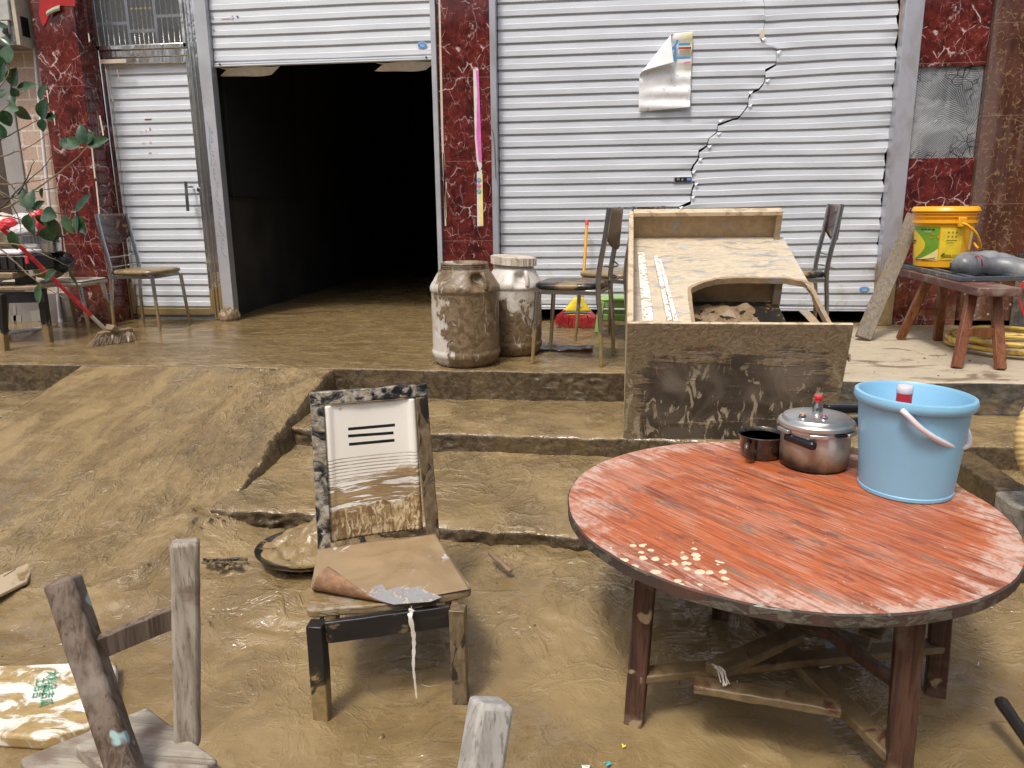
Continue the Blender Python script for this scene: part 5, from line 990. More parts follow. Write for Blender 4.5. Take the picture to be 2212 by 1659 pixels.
fs_top = [(i*n+k, i*n+(k+1) % n, (i+1)*n+(k+1) % n, (i+1)*n+k) for i in range(0, 2) for k in range(n)]; fs_side = [(i*n+k, i*n+(k+1) % n, (i+1)*n+(k+1) % n, (i+1)*n+k) for i in range(2, 6) for k in range(n)]
m.add(vs, fs_top); m.f += fs_side; m.mi += [1]*len(fs_side); child(m, 'tabletop', [M['table_top'], M['table_rim']], t, smooth='auto')
L1, L3, L4 = at(1368, 1550, z=.02), at(2022, 1488, z=.02), at(1555, 1330, z=.06)
L2 = Vector((at(1935, 1740, z=-.02).x, at(1935, 1740, z=-.02).y, -.03))
LT = [at(1352, 1262, Y=L1.y+.02), at(1960, 1345, Y=L2.y+.03), at(2036, 1290, Y=L3.y-.02), at(1552, 1300, Y=L4.y-.0)]
LB = [L1, L2, L3, L4]; legT = []
ctr = sum((Vector((p.x, p.y, 0)) for p in LB), Vector())/4
for i, b in enumerate(LB):
    tp = b.lerp(Vector((ctr.x, ctr.y, b.z)), .06); tp.z = TZ-th-.002; legT.append(tp); d = (ctr-Vector((b.x, b.y, 0))).normalized()
    m = MB(); bb = b.copy(); bb.z -= .05; m.beam(bb, tp, (.050, .056, .052, .05)[i], (.040, .050, .044, .04)[i], (0.25, 1, 0), seg=8, wob=.0010); child(m, 'leg', 'red_wood', t, bevel=.004)
def lg(i, z): b, tp = LB[i], legT[i]; return b.lerp(tp, (z-b.z)/(tp.z-b.z))
def brace(a, b, w_, h_, mt='mud_bar', nm='brace'): m = MB(); m.beam(a, b, w_, h_, seg=10, wob=.0012); return child(m, nm, mt, t, bevel=.004)
brace(lg(0, .145), lg(2, .155), .050, .022); brace(lg(1, .10), lg(3, .165), .055, .024)
brace(at(1500, 1478, z=.185), at(1815, 1530, z=.185), .050, .022); brace(at(1540, 1450, z=.205), at(1720, 1368, z=.205), .055, .026, 'mud_bar')
brace(at(1700, 1340, z=.20), at(1880, 1395, z=.20), .05, .02); brace(at(1770, 1350, z=.30), at(1930, 1470, z=.17), .035, .028, 'red_wood')
brace(at(1860, 1352, z=.26), at(1912, 1368, z=.26), .06, .018)
for a, b in ((0, 3), (3, 2), (1, 2), (0, 1)): brace(lg(a, TZ-th-.028), lg(b, TZ-th-.028), .022, .048, 'red_wood', 'apron')
m = MB(); r_ = random.Random(2)
for k in range(9):
    a = at(1545+r_.uniform(-8, 8), 1438+r_.uniform(-4, 4), z=.228); m.tube(bez([a, a+Vector((.010+r_.uniform(-.01, .01), -.02, .002)), a+Vector((.020+r_.uniform(-.01, .01), -.045, -.02))], 4), .0014, 4)
m.tube(bez([at(1592, 1470, z=.19), at(1594, 1485, z=.185), at(1588, 1505, z=.16), at(1584, 1512, z=.15)], 4), .0012, 4); child(m, 'twine', 'ribbon', t)

# ---------------------------------------------------------------- on the table
# pressure cooker
pc2 = at(1760, 1020, z=TZ); pr = .098; pcx = Vector((pc2.x, pc2.y+.07, TZ)); sc = pcx.length
xl, xr = at(1684, 960, Y=pcx.y).x, at(1836, 960, Y=pcx.y).x; pr = (xr-xl)/2*.98; pcx.x = (xl+xr)/2; zr = at(1760, 938, Y=pcx.y-pr).z-TZ; hh = zr
t = thing('pressure_cooker', 'sooty aluminium pressure cooker with red tipped valve, between dark pot and blue bucket', 'pressure cooker', pcx)
m = MB(); m.lathe([(0, .004), (pr*.80, .0), (pr*.93, .006), (pr*.99, .022), (pr, .05), (pr*.985, hh*.9), (pr*1.02, hh*.92), (pr*1.03, hh), (0, hh)], pcx, 80); child(m, 'pot_body', 'alu', t, smooth='auto')
lz = hh; m = MB(); m.lathe([(0, 0), (pr*1.04, 0), (pr*1.10, .004), (pr*1.10, .014), (pr*1.06, .018), (pr*.99, .019), (pr*.97, .026), (pr*.93, .031), (pr*.6, .040), (pr*.3, .043), (0, .044)], pcx+Vector((0, 0, lz)), 96); ld = child(m, 'lid', 'alu_lid', t, smooth='auto')
for k in range(6): a = R(60*k+20); m = MB(); m.box(pcx+Vector((pr*1.07*math.cos(a), pr*1.07*math.sin(a), lz-.008)), (.014, .055, .012), Matrix.Rotation(a, 3, 'Z')); child(m, 'lid_lug', 'alu_lid', ld, bevel=.002)
vp = pcx+Vector((0, .0, lz+.040)); m = MB(); m.lathe([(.0, 0), (.015, 0), (.016, .010), (.013, .020), (.009, .030), (.008, .034), (0, .034)], vp, 24); vv = child(m, 'weight_valve', 'chrome_clean', ld, smooth='auto')
m = MB(); m.lathe([(.008, .034), (.010, .036), (.010, .046), (.013, .047), (.0135, .053), (.010, .056), (0, .056)], vp, 24); child(m, 'valve_cap', 'red_pl', ld, smooth='auto')
for dx, dy, mt in ((-.055, -.045, 'orange'), (.004, -.062, 'red_pl')):
    q = pcx+Vector((dx, dy, lz+.033)); m = MB(); m.lathe([(.013, 0), (.011, .010), (.007, .013), (0, .013)], q, 20); child(m, 'lid_stud', 'chrome_clean', ld, smooth='auto'); m = MB(); m.lathe([(.007, .012), (.006, .016), (0, .018)], q, 16); child(m, 'stud_cap', mt, ld, smooth=True)
m = MB(); m.box(pcx+Vector((pr*.45, -pr*.99, lz-.004)), (.036, .014, .008), Matrix.Rotation(R(25), 3, 'Z')); child(m, 'lid_slot', 'bakelite', ld, bevel=.001)
hl = at(1690, 958, Y=pcx.y-.06); m = MB(); m.beam(pcx+Vector((-pr*.95, -pr*.35, hh*.80)), pcx+Vector((-pr*.30, -pr*1.18, hh*.74)), .026, .026, seg=6); child(m, 'side_handle', 'bakelite', t, bevel=.009)
m = MB(); m.beam(pcx+Vector((pr*.45, pr*.85, lz+.030)), pcx+Vector((pr*1.95, pr*1.15, lz+.026)), .040, .030, seg=5, w2=.030, h2=.024, wob=.0015); child(m, 'long_handle', 'bakelite', t, bevel=.007)
m = MB(); m.beam(pcx+Vector((pr*.9, pr*.55, lz-.012)), pcx+Vector((pr*1.7, pr*.95, lz-.010)), .030, .026); child(m, 'lower_handle', 'bakelite', t, bevel=.007)
# small black pot
q0 = Vector((pcx.x-.155, pcx.y+.075, TZ)); xl = at(1593, 935, Y=q0.y).x; rp = .075; q0.x = xl+rp+.004; zt_ = at(1640, 925, Y=q0.y+.07).z-TZ; zt_ = max(.05, min(.085, zt_))
t = thing('small_pot', 'small dark enamel pot holding murky water, left of the pressure cooker', 'pot', q0)
m = MB(); m.lathe([(0, .0), (rp*.72, .0), (rp*.80, .006), (rp*.92, zt_*.5), (rp*.96, zt_*.9), (rp*1.04, zt_), (rp*1.05, zt_+.003), (rp*1.02, zt_+.005), (rp*.94, zt_*.96), (rp*.90, zt_*.55), (0, zt_*.5)], q0, 72); child(m, 'pot_body', 'pot_black', t, smooth='auto')
s = S('murky_water'); n_w = s.noise(18, 5, .6, .8); s.set(s.mix(s.rng(n_w, .4, .65), (.07, .065, .045, 1), (.42, .40, .34, 1)), .08, normal=s.bump(n_w, .2, .004)); M['murk'] = s.m
m = MB(); m.lathe([(0, zt_*.90), (rp*.938, zt_*.90)], q0, 48); child(m, 'water', 'murk', t, smooth=True)
m = MB(); a = q0+Vector((-rp*.55, -rp*.78, zt_*.72)); m.tube(bez([a+Vector((-.012, .006, .006)), a+Vector((-.020, -.018, .004)), a+Vector((-.018, -.028, -.018)), a+Vector((-.004, -.022, -.034)), a+Vector((.004, -.002, -.038))], 6), .008, 10); child(m, 'handle', 'pot_black', t, smooth=True)
# blue bucket with red torch inside
bw = at(1953, 1080, z=TZ); bcY = bw.y+.10; cB = Vector((at(1955, 1000, Y=bcY).x, bcY, TZ)); rb_ = (at(2053, 1050, Y=bcY).x-at(1857, 1040, Y=bcY).x)/2; rt_ = (at(2100, 868, Y=bcY).x-at(1856, 868, Y=bcY).x)/2*.985
cB.x = (at(2053, 1050, Y=bcY).x+at(1857, 1040, Y=bcY).x)/2; zR = at(1985, 892, Y=bcY-rt_*1.08).z-TZ; xt = (at(2115, 850, Y=bcY).x+at(1840, 850, Y=bcY).x)/2; print('bucket', cB, rb_, rt_, zR, xt)
t = thing('blue_bucket', 'light blue plastic bucket with white handle, largest thing on the round table', 'bucket', cB)
zR += .015; rim = rt_*1.10; lean = (xt-cB.x)/zR
prof = [(0, .0), (rb_*.96, 0), (rb_, .003), (rb_*1.005, .012), (rb_*.99, .014)]+[(rb_*.99+(rt_-rb_*.99)*k/10, .014+(zR-.05)*k/10) for k in range(1, 11)]+[(rt_*1.005, zR-.028), (rim*.97, zR-.026), (rim, zR-.018), (rim, zR-.008), (rim*.985, zR), (rt_*1.02, zR+.002), (rt_*.985, zR-.006), (rb_*.96, .02), (0, .015)]
m = MB(); vs = []; n = 110
for r, z in prof:
    for k in range(n): a = 2*math.pi*k/n; ov = 1-.045*(z/zR)*math.cos(2*a+.35); vs.append(cB+Vector((r*ov*math.cos(a)+lean*z, r*ov*math.sin(a)*(1.04), z+.006*(z/zR)*math.cos(a+2.4))))
m.add(vs, [(i*n+k, i*n+(k+1) % n, (i+1)*n+(k+1) % n, (i+1)*n+k) for i in range(len(prof)-1) for k in range(n)]); child(m, 'bucket_body', 'blue', t, smooth='auto')
hp = bez([at(1948, 886, Y=bcY-rt_*1.02), at(1960, 897, Y=bcY-rt_*1.10), at(1990, 926, Y=bcY-rt_*1.15), at(2030, 952, Y=bcY-rt_*1.05), at(2065, 966, Y=bcY-rt_*.75), at(2088, 964, Y=bcY-rt_*.35), at(2094, 950, Y=bcY), at(2090, 930, Y=bcY+rt_*.25), at(2084, 915, Y=bcY+rt_*.3)], 8)
m = MB()
for a, b in zip(hp[:-1], hp[1:]): pass
m.tube(hp, [.0075]*len(hp), 10); child(m, 'handle', 'white_pl', t, smooth=True)
tcx = Vector((at(1957, 850, Y=bcY+.02).x, bcY+.03, TZ)); t = thing('red_torch', 'red cylinder with white cap standing inside the blue bucket', 'torch', tcx+Vector((0, 0, .02)))
ztp = at(1957, 833, Y=tcx.y).z-TZ; m = MB(); m.lathe([(0, .02), (.017, .02), (.019, .06), (.0215, ztp-.022), (0, ztp-.022)], tcx, 28); child(m, 'barrel', 'red_pl', t, smooth='auto'); m = MB(); m.lathe([(.0215, ztp-.0215), (.0225, ztp-.018), (.0225, ztp-.004), (.020, ztp), (0, ztp)], tcx, 28); child(m, 'cap', 'white_pl', t, smooth='auto')

# ---------------------------------------------------------------- muddy wooden chair in the middle
A_, B_ = at(697, 1545, z=.012), at(996, 1508, z=.012); SZ = .305
s0, s1, s2, s3 = at(660, 1312, z=SZ+.012), at(1022, 1268, z=SZ+.012), at(940, 1150, z=SZ+.012), at(686, 1182, z=SZ+.012)
t = thing('wooden_chair', 'mud smeared black wooden chair with cream backrest, curling seat veneer and hanging ribbon', 'chair', ((s0.x+s1.x)/2, (s0.y+s2.y)/2, 0))
xd_ = (s1-s0).normalized(); yd = Vector((-xd_.y, xd_.x, 0))
def quadslab(p, z0, z1, rnd=.025, bow=.018):
    """rounded seat outline from 4 corners"""
    P = [Vector((q.x, q.y, 0)) for q in p]; out = []
    for i in range(4):
        a, b, c = P[i-1], P[i], P[(i+1) % 4]; u = (a-b).normalized(); v = (c-b).normalized()
        for k in range(5): f_ = k/4; out.append(b+u*rnd*(1-f_)**2+v*rnd*f_**2)
        if i == 0:
            for k in range(1, 8): f_ = k/8; q = (b+v*rnd).lerp(c-v*rnd, f_); q += -yd*bow*math.sin(math.pi*f_); out.append(q)
    return [Vector((q.x, q.y, z0)) for q in out], z1-z0
poly, hh_ = quadslab((s0, s1, s2, s3), SZ-.020, SZ+.004); m = MB(); m.prism(poly, (0, 0, hh_)); child(m, 'seat', 'ply_edge', t, bevel=.004, jitter=.003)
# mud covered top sheet whose front left corner curls up
nu, nv = 46, 40; P = []
f0, f1 = s0+xd_*.012, s1-xd_*.008
cl_a, cl_b = Vector((.02, .30)), Vector((.55, -.02))      # fold line in (u,v) seat space
wx_ = (s1-s0).length; hy = ((s2-s1)+(s3-s0)).length/2
for j in range(nv):
    for i in range(nu):
        u, v = i/(nu-1), j/(nv-1); a = f0.lerp(f1, u); b = s3.lerp(s2, u); q = a.lerp(b, v); q = q-yd*.018*math.sin(math.pi*u)*(1-v); q.z = SZ+.0075
        U, V = u*wx_, v*hy; ax_, ay = cl_a.x*wx_, cl_a.y*hy; bx, by = cl_b.x*wx_, cl_b.y*hy; L_ = math.hypot(bx-ax_, by-ay); nx_, ny_ = -(by-ay)/L_, (bx-ax_)/L_; d_ = -((U-ax_)*nx_+(V-ay)*ny_)
        if d_ > 0:
            r_c = .020+.012*(1-min(1, U/(bx)))          # roll radius widens to the left
            th2 = min(d_/r_c, 3.5); lift = r_c*(1-math.cos(th2)); back = d_-r_c*math.sin(th2)
            q = q+(xd_*nx_+yd*ny_)*back; q.z = SZ+.0075+lift
        q.z += .0015*math.sin(u*9+v*4); P.append(q)
m = MB(); m.grid(P, nu, nv); shp = child(m, 'seat_veneer', [M['seat_mud'], M['veneer']], t, smooth=True)
md = shp.modifiers.new('s', 'SOLIDIFY'); md.thickness = .003; md.offset = -1; md.material_offset = 1; md.material_offset_rim = 1
# worn bare patch near the fold
m = MB(); q = [at(x, y, z=SZ+.0098) for x, y in ((790, 1290), (808, 1268), (826, 1262), (835, 1275), (862, 1268), (905, 1270), (955, 1290), (930, 1300), (850, 1306))]; m.prism(q, (0, 0, .0006)); child(m, 'worn_patch', muddy('worn_grey', (.30, .31, .32, 1), .45, 24, (1, 1, 1), .35, mud=(.55, .54, .50, 1), mud2=(.33, .25, .15, 1)), t)
def cleg(foot, top, w_, mt): m = MB(); f_ = foot.copy(); f_.z -= .08; m.beam(f_, top, w_*.92, w_*.80, (0, 1, 0), w2=w_, h2=w_, seg=8, wob=.0010); return child(m, 'leg', mt, t, bevel=.003)
lt0 = Vector((A_.x, A_.y+.005, SZ-.02)); lt1 = Vector((B_.x-.004, B_.y+.01, SZ-.02)); cleg(A_, lt0, .044, 'black_leg'); cleg(B_, lt1, .044, 'black_mud2')
r0 = s3+xd_*.030; r1 = s2-xd_*.030
def v3(v, z): return Vector((v.x, v.y, z))
cleg(v3(r0-yd*.02, .03), v3(r0-yd*.02, SZ-.02), .040, 'black_mud2'); cleg(v3(r1-yd*.02, .05), v3(r1-yd*.02, SZ-.02), .040, 'black_mud2')
m = MB(); m.beam(v3(lt0, SZ-.052)+xd_*.02+yd*.004, v3(lt1, SZ-.044)-xd_*.02+yd*.004, .018, .062, seg=12, wob=.0008); child(m, 'apron', muddy('black_apron', (.014, .014, .016, 1), .40, 9, (1, 1, 1), .35, mud=(.21, .15, .085, 1), mud2=(.10, .072, .042, 1)), t, bevel=.003)
m = MB(); m.beam(v3(lt1, SZ-.048)+yd*.02, v3(r1, SZ-.048)-yd*.02, .018, .055); m.beam(v3(lt0, SZ-.048)+yd*.02, v3(r0, SZ-.048)-yd*.02, .018, .055); child(m, 'side_apron', 'black_mud2', t, bevel=.003)
# backrest: frame leaning back
bl0, br0 = at(700, 1178, z=SZ+.01), at(935, 1145, z=SZ+.01); bl1 = at(668, 848, Y=bl0.y+.055); br1 = at(921, 828, Y=br0.y+.055); bu = ((bl1-bl0).normalized()+(br1-br0).normalized()).normalized(); bx = (br1-bl1).normalized(); bn = bx.cross(bu).normalized()
print('back', bl0, br0, bl1, br1)
def cst(a, b, w_, d_, mt, nm='frame_rail'): m = MB(); m.beam(a, b, w_, d_, bn, seg=14, wob=.0012); return child(m, nm, mt, t, bevel=.003)
fw = .040
LTc, RTc = bl1-bu*fw*.5+bx*fw*.5, br1-bu*fw*.5-bx*fw*.5
cst(bl0+bx*.0-bu*.04, bl1+bx*fw*.5-bu*fw, fw, .028, 'black_mud', 'frame_stile'); cst(br0-bu*.04, br1-bx*fw*.5-bu*fw, fw, .028, 'black_mud2', 'frame_stile'); cst(bl1-bu*fw*.5, br1-bu*fw*.5, fw, .030, 'black_mud', 'top_rail')
# cream panel, hollowed
pa, pb_, pc_, pd = bl0+bx*.012+bu*.006, br0-bx*.012+bu*.006, br1-bx*(fw+.001)-bu*(fw+.004), bl1+bx*(fw+.001)-bu*(fw+.004)
pa = at(712, 1172, z=SZ+.012)+Vector((0, .004, 0)); pb_ = at(912, 1142, z=SZ+.012); P = []; nu, nv = 40, 60
slots = []
for j in range(nv):
    for i in range(nu):
        u, v = i/(nu-1), j/(nv-1); q = pa.lerp(pb_, u).lerp(pd.lerp(pc_, u), v); e = min(u, 1-u)*(pb_-pa).length; ridge = .008*math.exp(-((e-.012)/.008)**2); dish = .016*math.sin(math.pi*u)*(1-v*.6)
        P.append(q-bn*-1*0+bn*(-dish+ridge+.004))
make_cream((pd-pa).length, (bl1.z-SZ)); pz = pa.z; m = MB(); m.grid(P, nu, nv); pan = child(m, 'back_panel', 'cream', t, smooth=True, solid=.006)
me = pan.data; off = Vector((pa.x, pa.y, pa.z))-wloc(t); me.transform(Matrix.Translation(-off)); pan.location = off
# three slots
for (xa_, ya, xb_, yb) in ((752, 927, 853, 918), (752, 942, 850, 935), (754, 960, 852, 951)):
    c0 = at((xa_+xb_)/2, (ya+yb)/2, Y=(bl1.y*.75+bl0.y*.25)-.012); a = atp(xa_, ya, c0, bn); b = atp(xb_, yb, c0, bn); m = MB(); m.beam(a, b, .0085, .004, bn); child(m, 'slot', 'steel_slot', t)
# hanging ribbon
m = MB(); rp_ = bez([at(888, 1303, z=SZ-.006)-yd*.028, at(886, 1330, Y=s0.y+.02), at(893, 1370, Y=s0.y+.025), at(894, 1400, Y=s0.y+.03), at(893, 1440, Y=s0.y+.03), at(897, 1480, Y=s0.y+.035), at(900, 1508, Y=s0.y+.035)], 8)
for i, (a, b) in enumerate(zip(rp_[:-1], rp_[1:])): w_ = .014*(1-i/len(rp_)*.75)*(1+.18*math.sin(i*1.3)); m.beam(a, b+(b-a)*.12, w_, .0012, (0, 1, 0))
child(m, 'ribbon', 'ribbon', t)

# ---------------------------------------------------------------- wooden chair in the bottom left corner
SZ2 = .48; t = thing('wooden_stool_chair', 'low grey wooden chair with two square back posts, bottom left corner', 'chair', (-.75, 1.0, 0))
cL, cB2, cR = at(37, 1638, z=SZ2), at(318, 1528, z=SZ2), at(492, 1662, z=SZ2); cF = cL+cR-cB2
m = MB(); m.prism([Vector((p.x, p.y, SZ2-.03)) for p in (cL, cL+(cF-cL)*1.0, cR+(cF-cR)*0, cB2)], (0, 0, .030)); child(m, 'seat', 'board', t, bevel=.006, jitter=.003)
e0, e1, e2, e3 = at(160, 1612, z=SZ2+.024), at(322, 1531, z=SZ2+.024), at(470, 1640, z=SZ2+.024), at(330, 1740, z=SZ2+.024); m = MB(); m.prism([Vector((p.x, p.y, SZ2+.001)) for p in (e0, e3, e2, e1)], (0, 0, .024)); child(m, 'seat_board', 'board', t, bevel=.004, jitter=.003)
pB0 = at(405, 1606, z=SZ2+.01); pB1 = at(400, 1168, Y=pB0.y+.055); pA0 = at(292, 1725, z=SZ2+.01); pA1 = at(135, 1252, Y=pA0.y+.095)
def post(a, b, w_, h_, mt, upv, w2=None): m = MB(); m.beam(a, b, w_, h_, upv, w2=w2 or w_, h2=h_*1.0, seg=14, wob=.0007); return child(m, 'back_post', mt, t, bevel=.006)
post(pB0, pB1, .040, .036, 'grey_wood', (-.45, 1, 0), .043); post(pA0, pA1, .042, .040, 'grey_wood_dk', (-.35, 1, 0), .045)
a = pA0.lerp(pA1, .66); b = pB0.lerp(pB1, .655); m = MB(); m.beam(a, b, .014, .036, (0, 0, 1), seg=8, wob=.0006); child(m, 'crossbar', 'grey_wood_dk', t, bevel=.002)
for p in (cL, cR, cF, cB2): q = p.lerp((cL+cR)/2, .12); m = MB(); m.beam(Vector((q.x, q.y, SZ2-.031)), Vector((q.x, q.y, -.03)), .035, .035, (0, 1, 0)); child(m, 'leg', 'grey_wood_dk', t, bevel=.004)
# single square post, bottom centre
q1 = at(1062, 1512, Y=.75); q2 = at(1032, 1700, Y=.715); q3 = q1+(q2-q1)*((q1.z-.0)/(q1.z-q2.z)); m = MB(); m.beam(q3, q1, .048, .044, (-.5, 1, 0), w2=.042, h2=.040, seg=16, wob=.0005); o = m.build('wooden_post', M['grey_wood_lt'], None, .006); tag(o, 'pale weathered square wooden post standing at the bottom edge of the view', 'post')

# ---------------------------------------------------------------- debris in the mud
gw = .085; wc = Vector((-1.06, 2.53, gz(-1.06, 2.53)+.0)); t = thing('mud_pan', 'round black metal pan heaped with mud, left behind the cream backed chair', 'pan', wc)
m = MB(); m.lathe([(0, .002), (.09, .004), (.165, .022), (.195, .040), (.200, .042), (.200, .047), (.192, .046), (.16, .032), (.0, .022)], wc, 72, rot=Matrix.Rotation(R(-3), 3, 'X')); child(m, 'pan_body', 'wokmetal', t, smooth='auto')
m = MB(); P = []
for j in range(26):
    r = .186*j/25
    for k in range(60):
        a = 2*math.pi*k/60; x, y = r*math.cos(a), r*math.sin(a); P.append((x, y, 0))
P = np.array(P); hN = .044+.085*np.exp(-((P[:, 0]-.02)**2+(P[:, 1]-.08)**2)/.008)+.030*(ridged(P*11+4, 4)-.5)+.010*fbm(P*24, 3); hN = hN*np.clip((.19-np.hypot(P[:, 0], P[:, 1]))/.02, 0, 1)+.030*(1-np.clip((.19-np.hypot(P[:, 0], P[:, 1]))/.02, 0, 1)); P[:, 2] = hN
m.add([tuple(wc+Vector(q)) for q in P], [(i*60+k, i*60+(k+1) % 60, (i+1)*60+(k+1) % 60, (i+1)*60+k) for i in range(25) for k in range(60)]); child(m, 'mud_heap', 'mud', t, smooth=True)
# half buried scrap left of the pan
p0 = at(478, 1222, z=.075); m = MB()
for k in range(7): m.beam(p0+Vector((-.075+.022*k, random.uniform(-.012, .012), .004)), p0+Vector((-.05+.022*k, random.uniform(-.02, .02), .014)), .018, .010, seg=2, wob=.004)
m.beam(p0+Vector((-.08, .02, .010)), p0+Vector((.085, .035, .012)), .008, .012, seg=8, wob=.002); o = m.build('buried_grate', M['black_mud2'], None, .002, jitter=.004); tag(o, 'black broken grate half sunk in mud, left of the mud filled pan', 'grate')
a, b = at(1056, 1192, z=.12), at(1103, 1234, z=.10); m = MB(); m.beam(a, b, .018, .014, seg=12, wob=.0022); o = m.build('mud_stick', M['mud_obj'], None, .004, jitter=.003); tag(o, 'short muddy stick lying between the cream backed chair and the round table', 'stick')
q = [at(-30, 1262, z=.05), at(64, 1222, z=.05), at(72, 1232, z=.05), at(60, 1262, z=.05), at(-40, 1312, z=.05)]; m = MB(); m.prism(q, (0, 0, .014)); o = m.build('pale_board', M['pale_board'], None, .004); tag(o, 'pale flat board sunk in mud at the left edge', 'board')
m = MB(); m.beam(at(8, 1245, z=.0645), at(34, 1229, z=.0645), .004, .001); child(m, 'board_mark', 'black', o)
# foam lid with green writing
z_ = .028; q = [at(252, 1432, z=z_), at(251, 1556, z=z_), at(90, 1600, z=z_), at(-60, 1590, z=z_), at(-80, 1445, z=z_)]
m = MB(); m.prism([p-Vector((0, 0, .035)) for p in q][::-1], (0, 0, .045)); o = m.build('foam_box', M['box_white'], None, .010, jitter=.006); tag(o, 'muddy white foam box with green writing, sunk in mud behind the low grey chair', 'box')
for sx, cc, sz in ((110, '大 料 品 吉 瓜', .036), (90, '土 若 吉', .034)):
    a = at(sx+8, 1425, z=z_+.0135); b = at(sx-25, 1570, z=z_+.0135); yx = (b-a).normalized(); text('green_writing', cc.replace(' ', ''), sz, M['green'], o, a.lerp(b, .45), yx, Vector((-yx.y, yx.x, 0)), .0004)
m = MB(); m.beam(at(2157, 1508, z=.10), at(2250, 1640, z=.05), .030, .026, seg=12, wob=.001); o = m.build('dark_rod', M['stick_mud'], None, .010); tag(o, 'dark mud stained wooden rod entering at the lower right edge', 'rod'); o.data.materials[0] = M['wokmetal']
# torn wrapper scraps near the bottom
rr = random.Random(8)
for (px, py, mt, lab) in ((1260, 1648, 'green', 'green wrapper scrap near the bottom edge, left of the yellow specks'), (1317, 1644, 'teal', 'small teal wrapper scrap in the mud at the bottom edge'), (1343, 1608, 'yellow', 'yellow wrapper speck in the mud below the round table'), (1265, 1652, 'paper', 'white paper scrap standing in the mud at the bottom edge'), (2110, 1440, 'ribbon', 'thin white straw curled in the mud right of the round table')):
    g0 = at(px, py, z=.02); g0.z = gz(g0.x, g0.y)+.004; m = MB()
    if mt == 'ribbon': m.tube(bez([at(2100, 1415, z=.03), at(2106, 1432, z=.03), at(2112, 1437, z=.035), at(2114, 1430, z=.04)], 5), .0016, 5)
    else: m.prism([g0+Vector((rr.uniform(-.012, .012), rr.uniform(-.010, .010), rr.uniform(0, .006))) for _ in range(5)], (0, 0, .002))
    o = m.build('litter_scrap', M[mt], None); tag(o, lab, 'litter')

# ---------------------------------------------------------------- left corner clutter
# black wooden stool table
t = thing('black_table', 'black mud stained side table at the left edge holding a crate and pots', 'table', (-4.1, 4.9, PORCH))
zT = at(90, 622, Y=5.0).z; fR_ = at(106, 738, z=PORCH); fL_ = at(8, 757, z=PORCH)
m = MB(); m.beam((at(-120, 620, Y=4.95).x, 4.86, zT+.012), (at(86, 620, Y=4.95).x, 5.02, zT+.012), .30, .030, seg=8, wob=.002); child(m, 'tabletop', 'mud_obj', t, bevel=.006)
m = MB(); m.beam((at(-120, 640, Y=4.80).x, 4.76, zT-.05), (at(84, 640, Y=4.86).x, 4.90, zT-.05), .022, .075); child(m, 'apron', 'black', t, bevel=.003)
for f_, tx, ty in ((fR_, at(92, 640, Y=4.98).x, 4.98), (fL_, at(2, 640, Y=4.66).x, 4.66), (fR_+Vector((-.6, .35, 0)), at(-100, 640, Y=5.1).x, 5.1)):
    m = MB(); m.beam(f_-Vector((0, 0, .02)), (tx, ty, zT), .050, .046, (0, 1, 0), seg=10, wob=.002); child(m, 'leg', 'black_leg', t, bevel=.004)
# cream stool chair behind it
t = thing('cream_stool', 'cream padded stool with steel legs, between the side table and the marble pillar', 'stool', (-4.1, 5.55, PORCH))
zS = at(196, 606, Y=5.45).z; xa0, xa1 = at(20, 610, Y=5.5).x, at(196, 610, Y=5.5).x
m = MB(); m.box(((xa0+xa1)/2, 5.56, zS-.022), (xa1-xa0, .32, .048)); child(m, 'seat', 'seat_white', t, bevel=.020); m = MB(); m.box(((xa0+xa1)/2, 5.56, zS-.006), (xa1-xa0+.004, .324, .004)); child(m, 'seat_piping', 'black', t, bevel=.001)
for x0, y0, x1, y1 in ((xa1-.03, 5.42, xa1+.005, 5.40), (xa0+.34, 5.70, xa0+.33, 5.74), (xa0+.04, 5.42, xa0-.01, 5.40), (xa1-.03, 5.68, xa1-.0, 5.72)): m = MB(); m.tube([(x1, y1, PORCH-.01), (x0, y0, zS-.045)], .013, 10, .017); child(m, 'leg', 'chrome', t, smooth='auto')
# grey taped panels against the wall
t = thing('taped_panel', 'grey boards patched with tape leaning on the tiled wall behind the stool legs', 'board', (-4.55, 5.9, PORCH))
m = MB(); q = [at(x, y, Y=5.93) for x, y in ((-60, 648), (157, 632), (163, 700), (-60, 735))]; m.prism(q, (0, .02, 0)); child(m, 'board', 'panel_grey', t)
for pts in ([(22, 682), (46, 680), (46, 698), (28, 706)], [(66, 672), (90, 668), (90, 692), (70, 696)], [(139, 652), (158, 650), (160, 684), (146, 684)], [(28, 660), (34, 660), (36, 706), (30, 706)]): m = MB(); m.prism([at(x, y, Y=5.928) for x, y in pts], (0, -.002, 0)); child(m, 'tape_patch', 'tape', t)
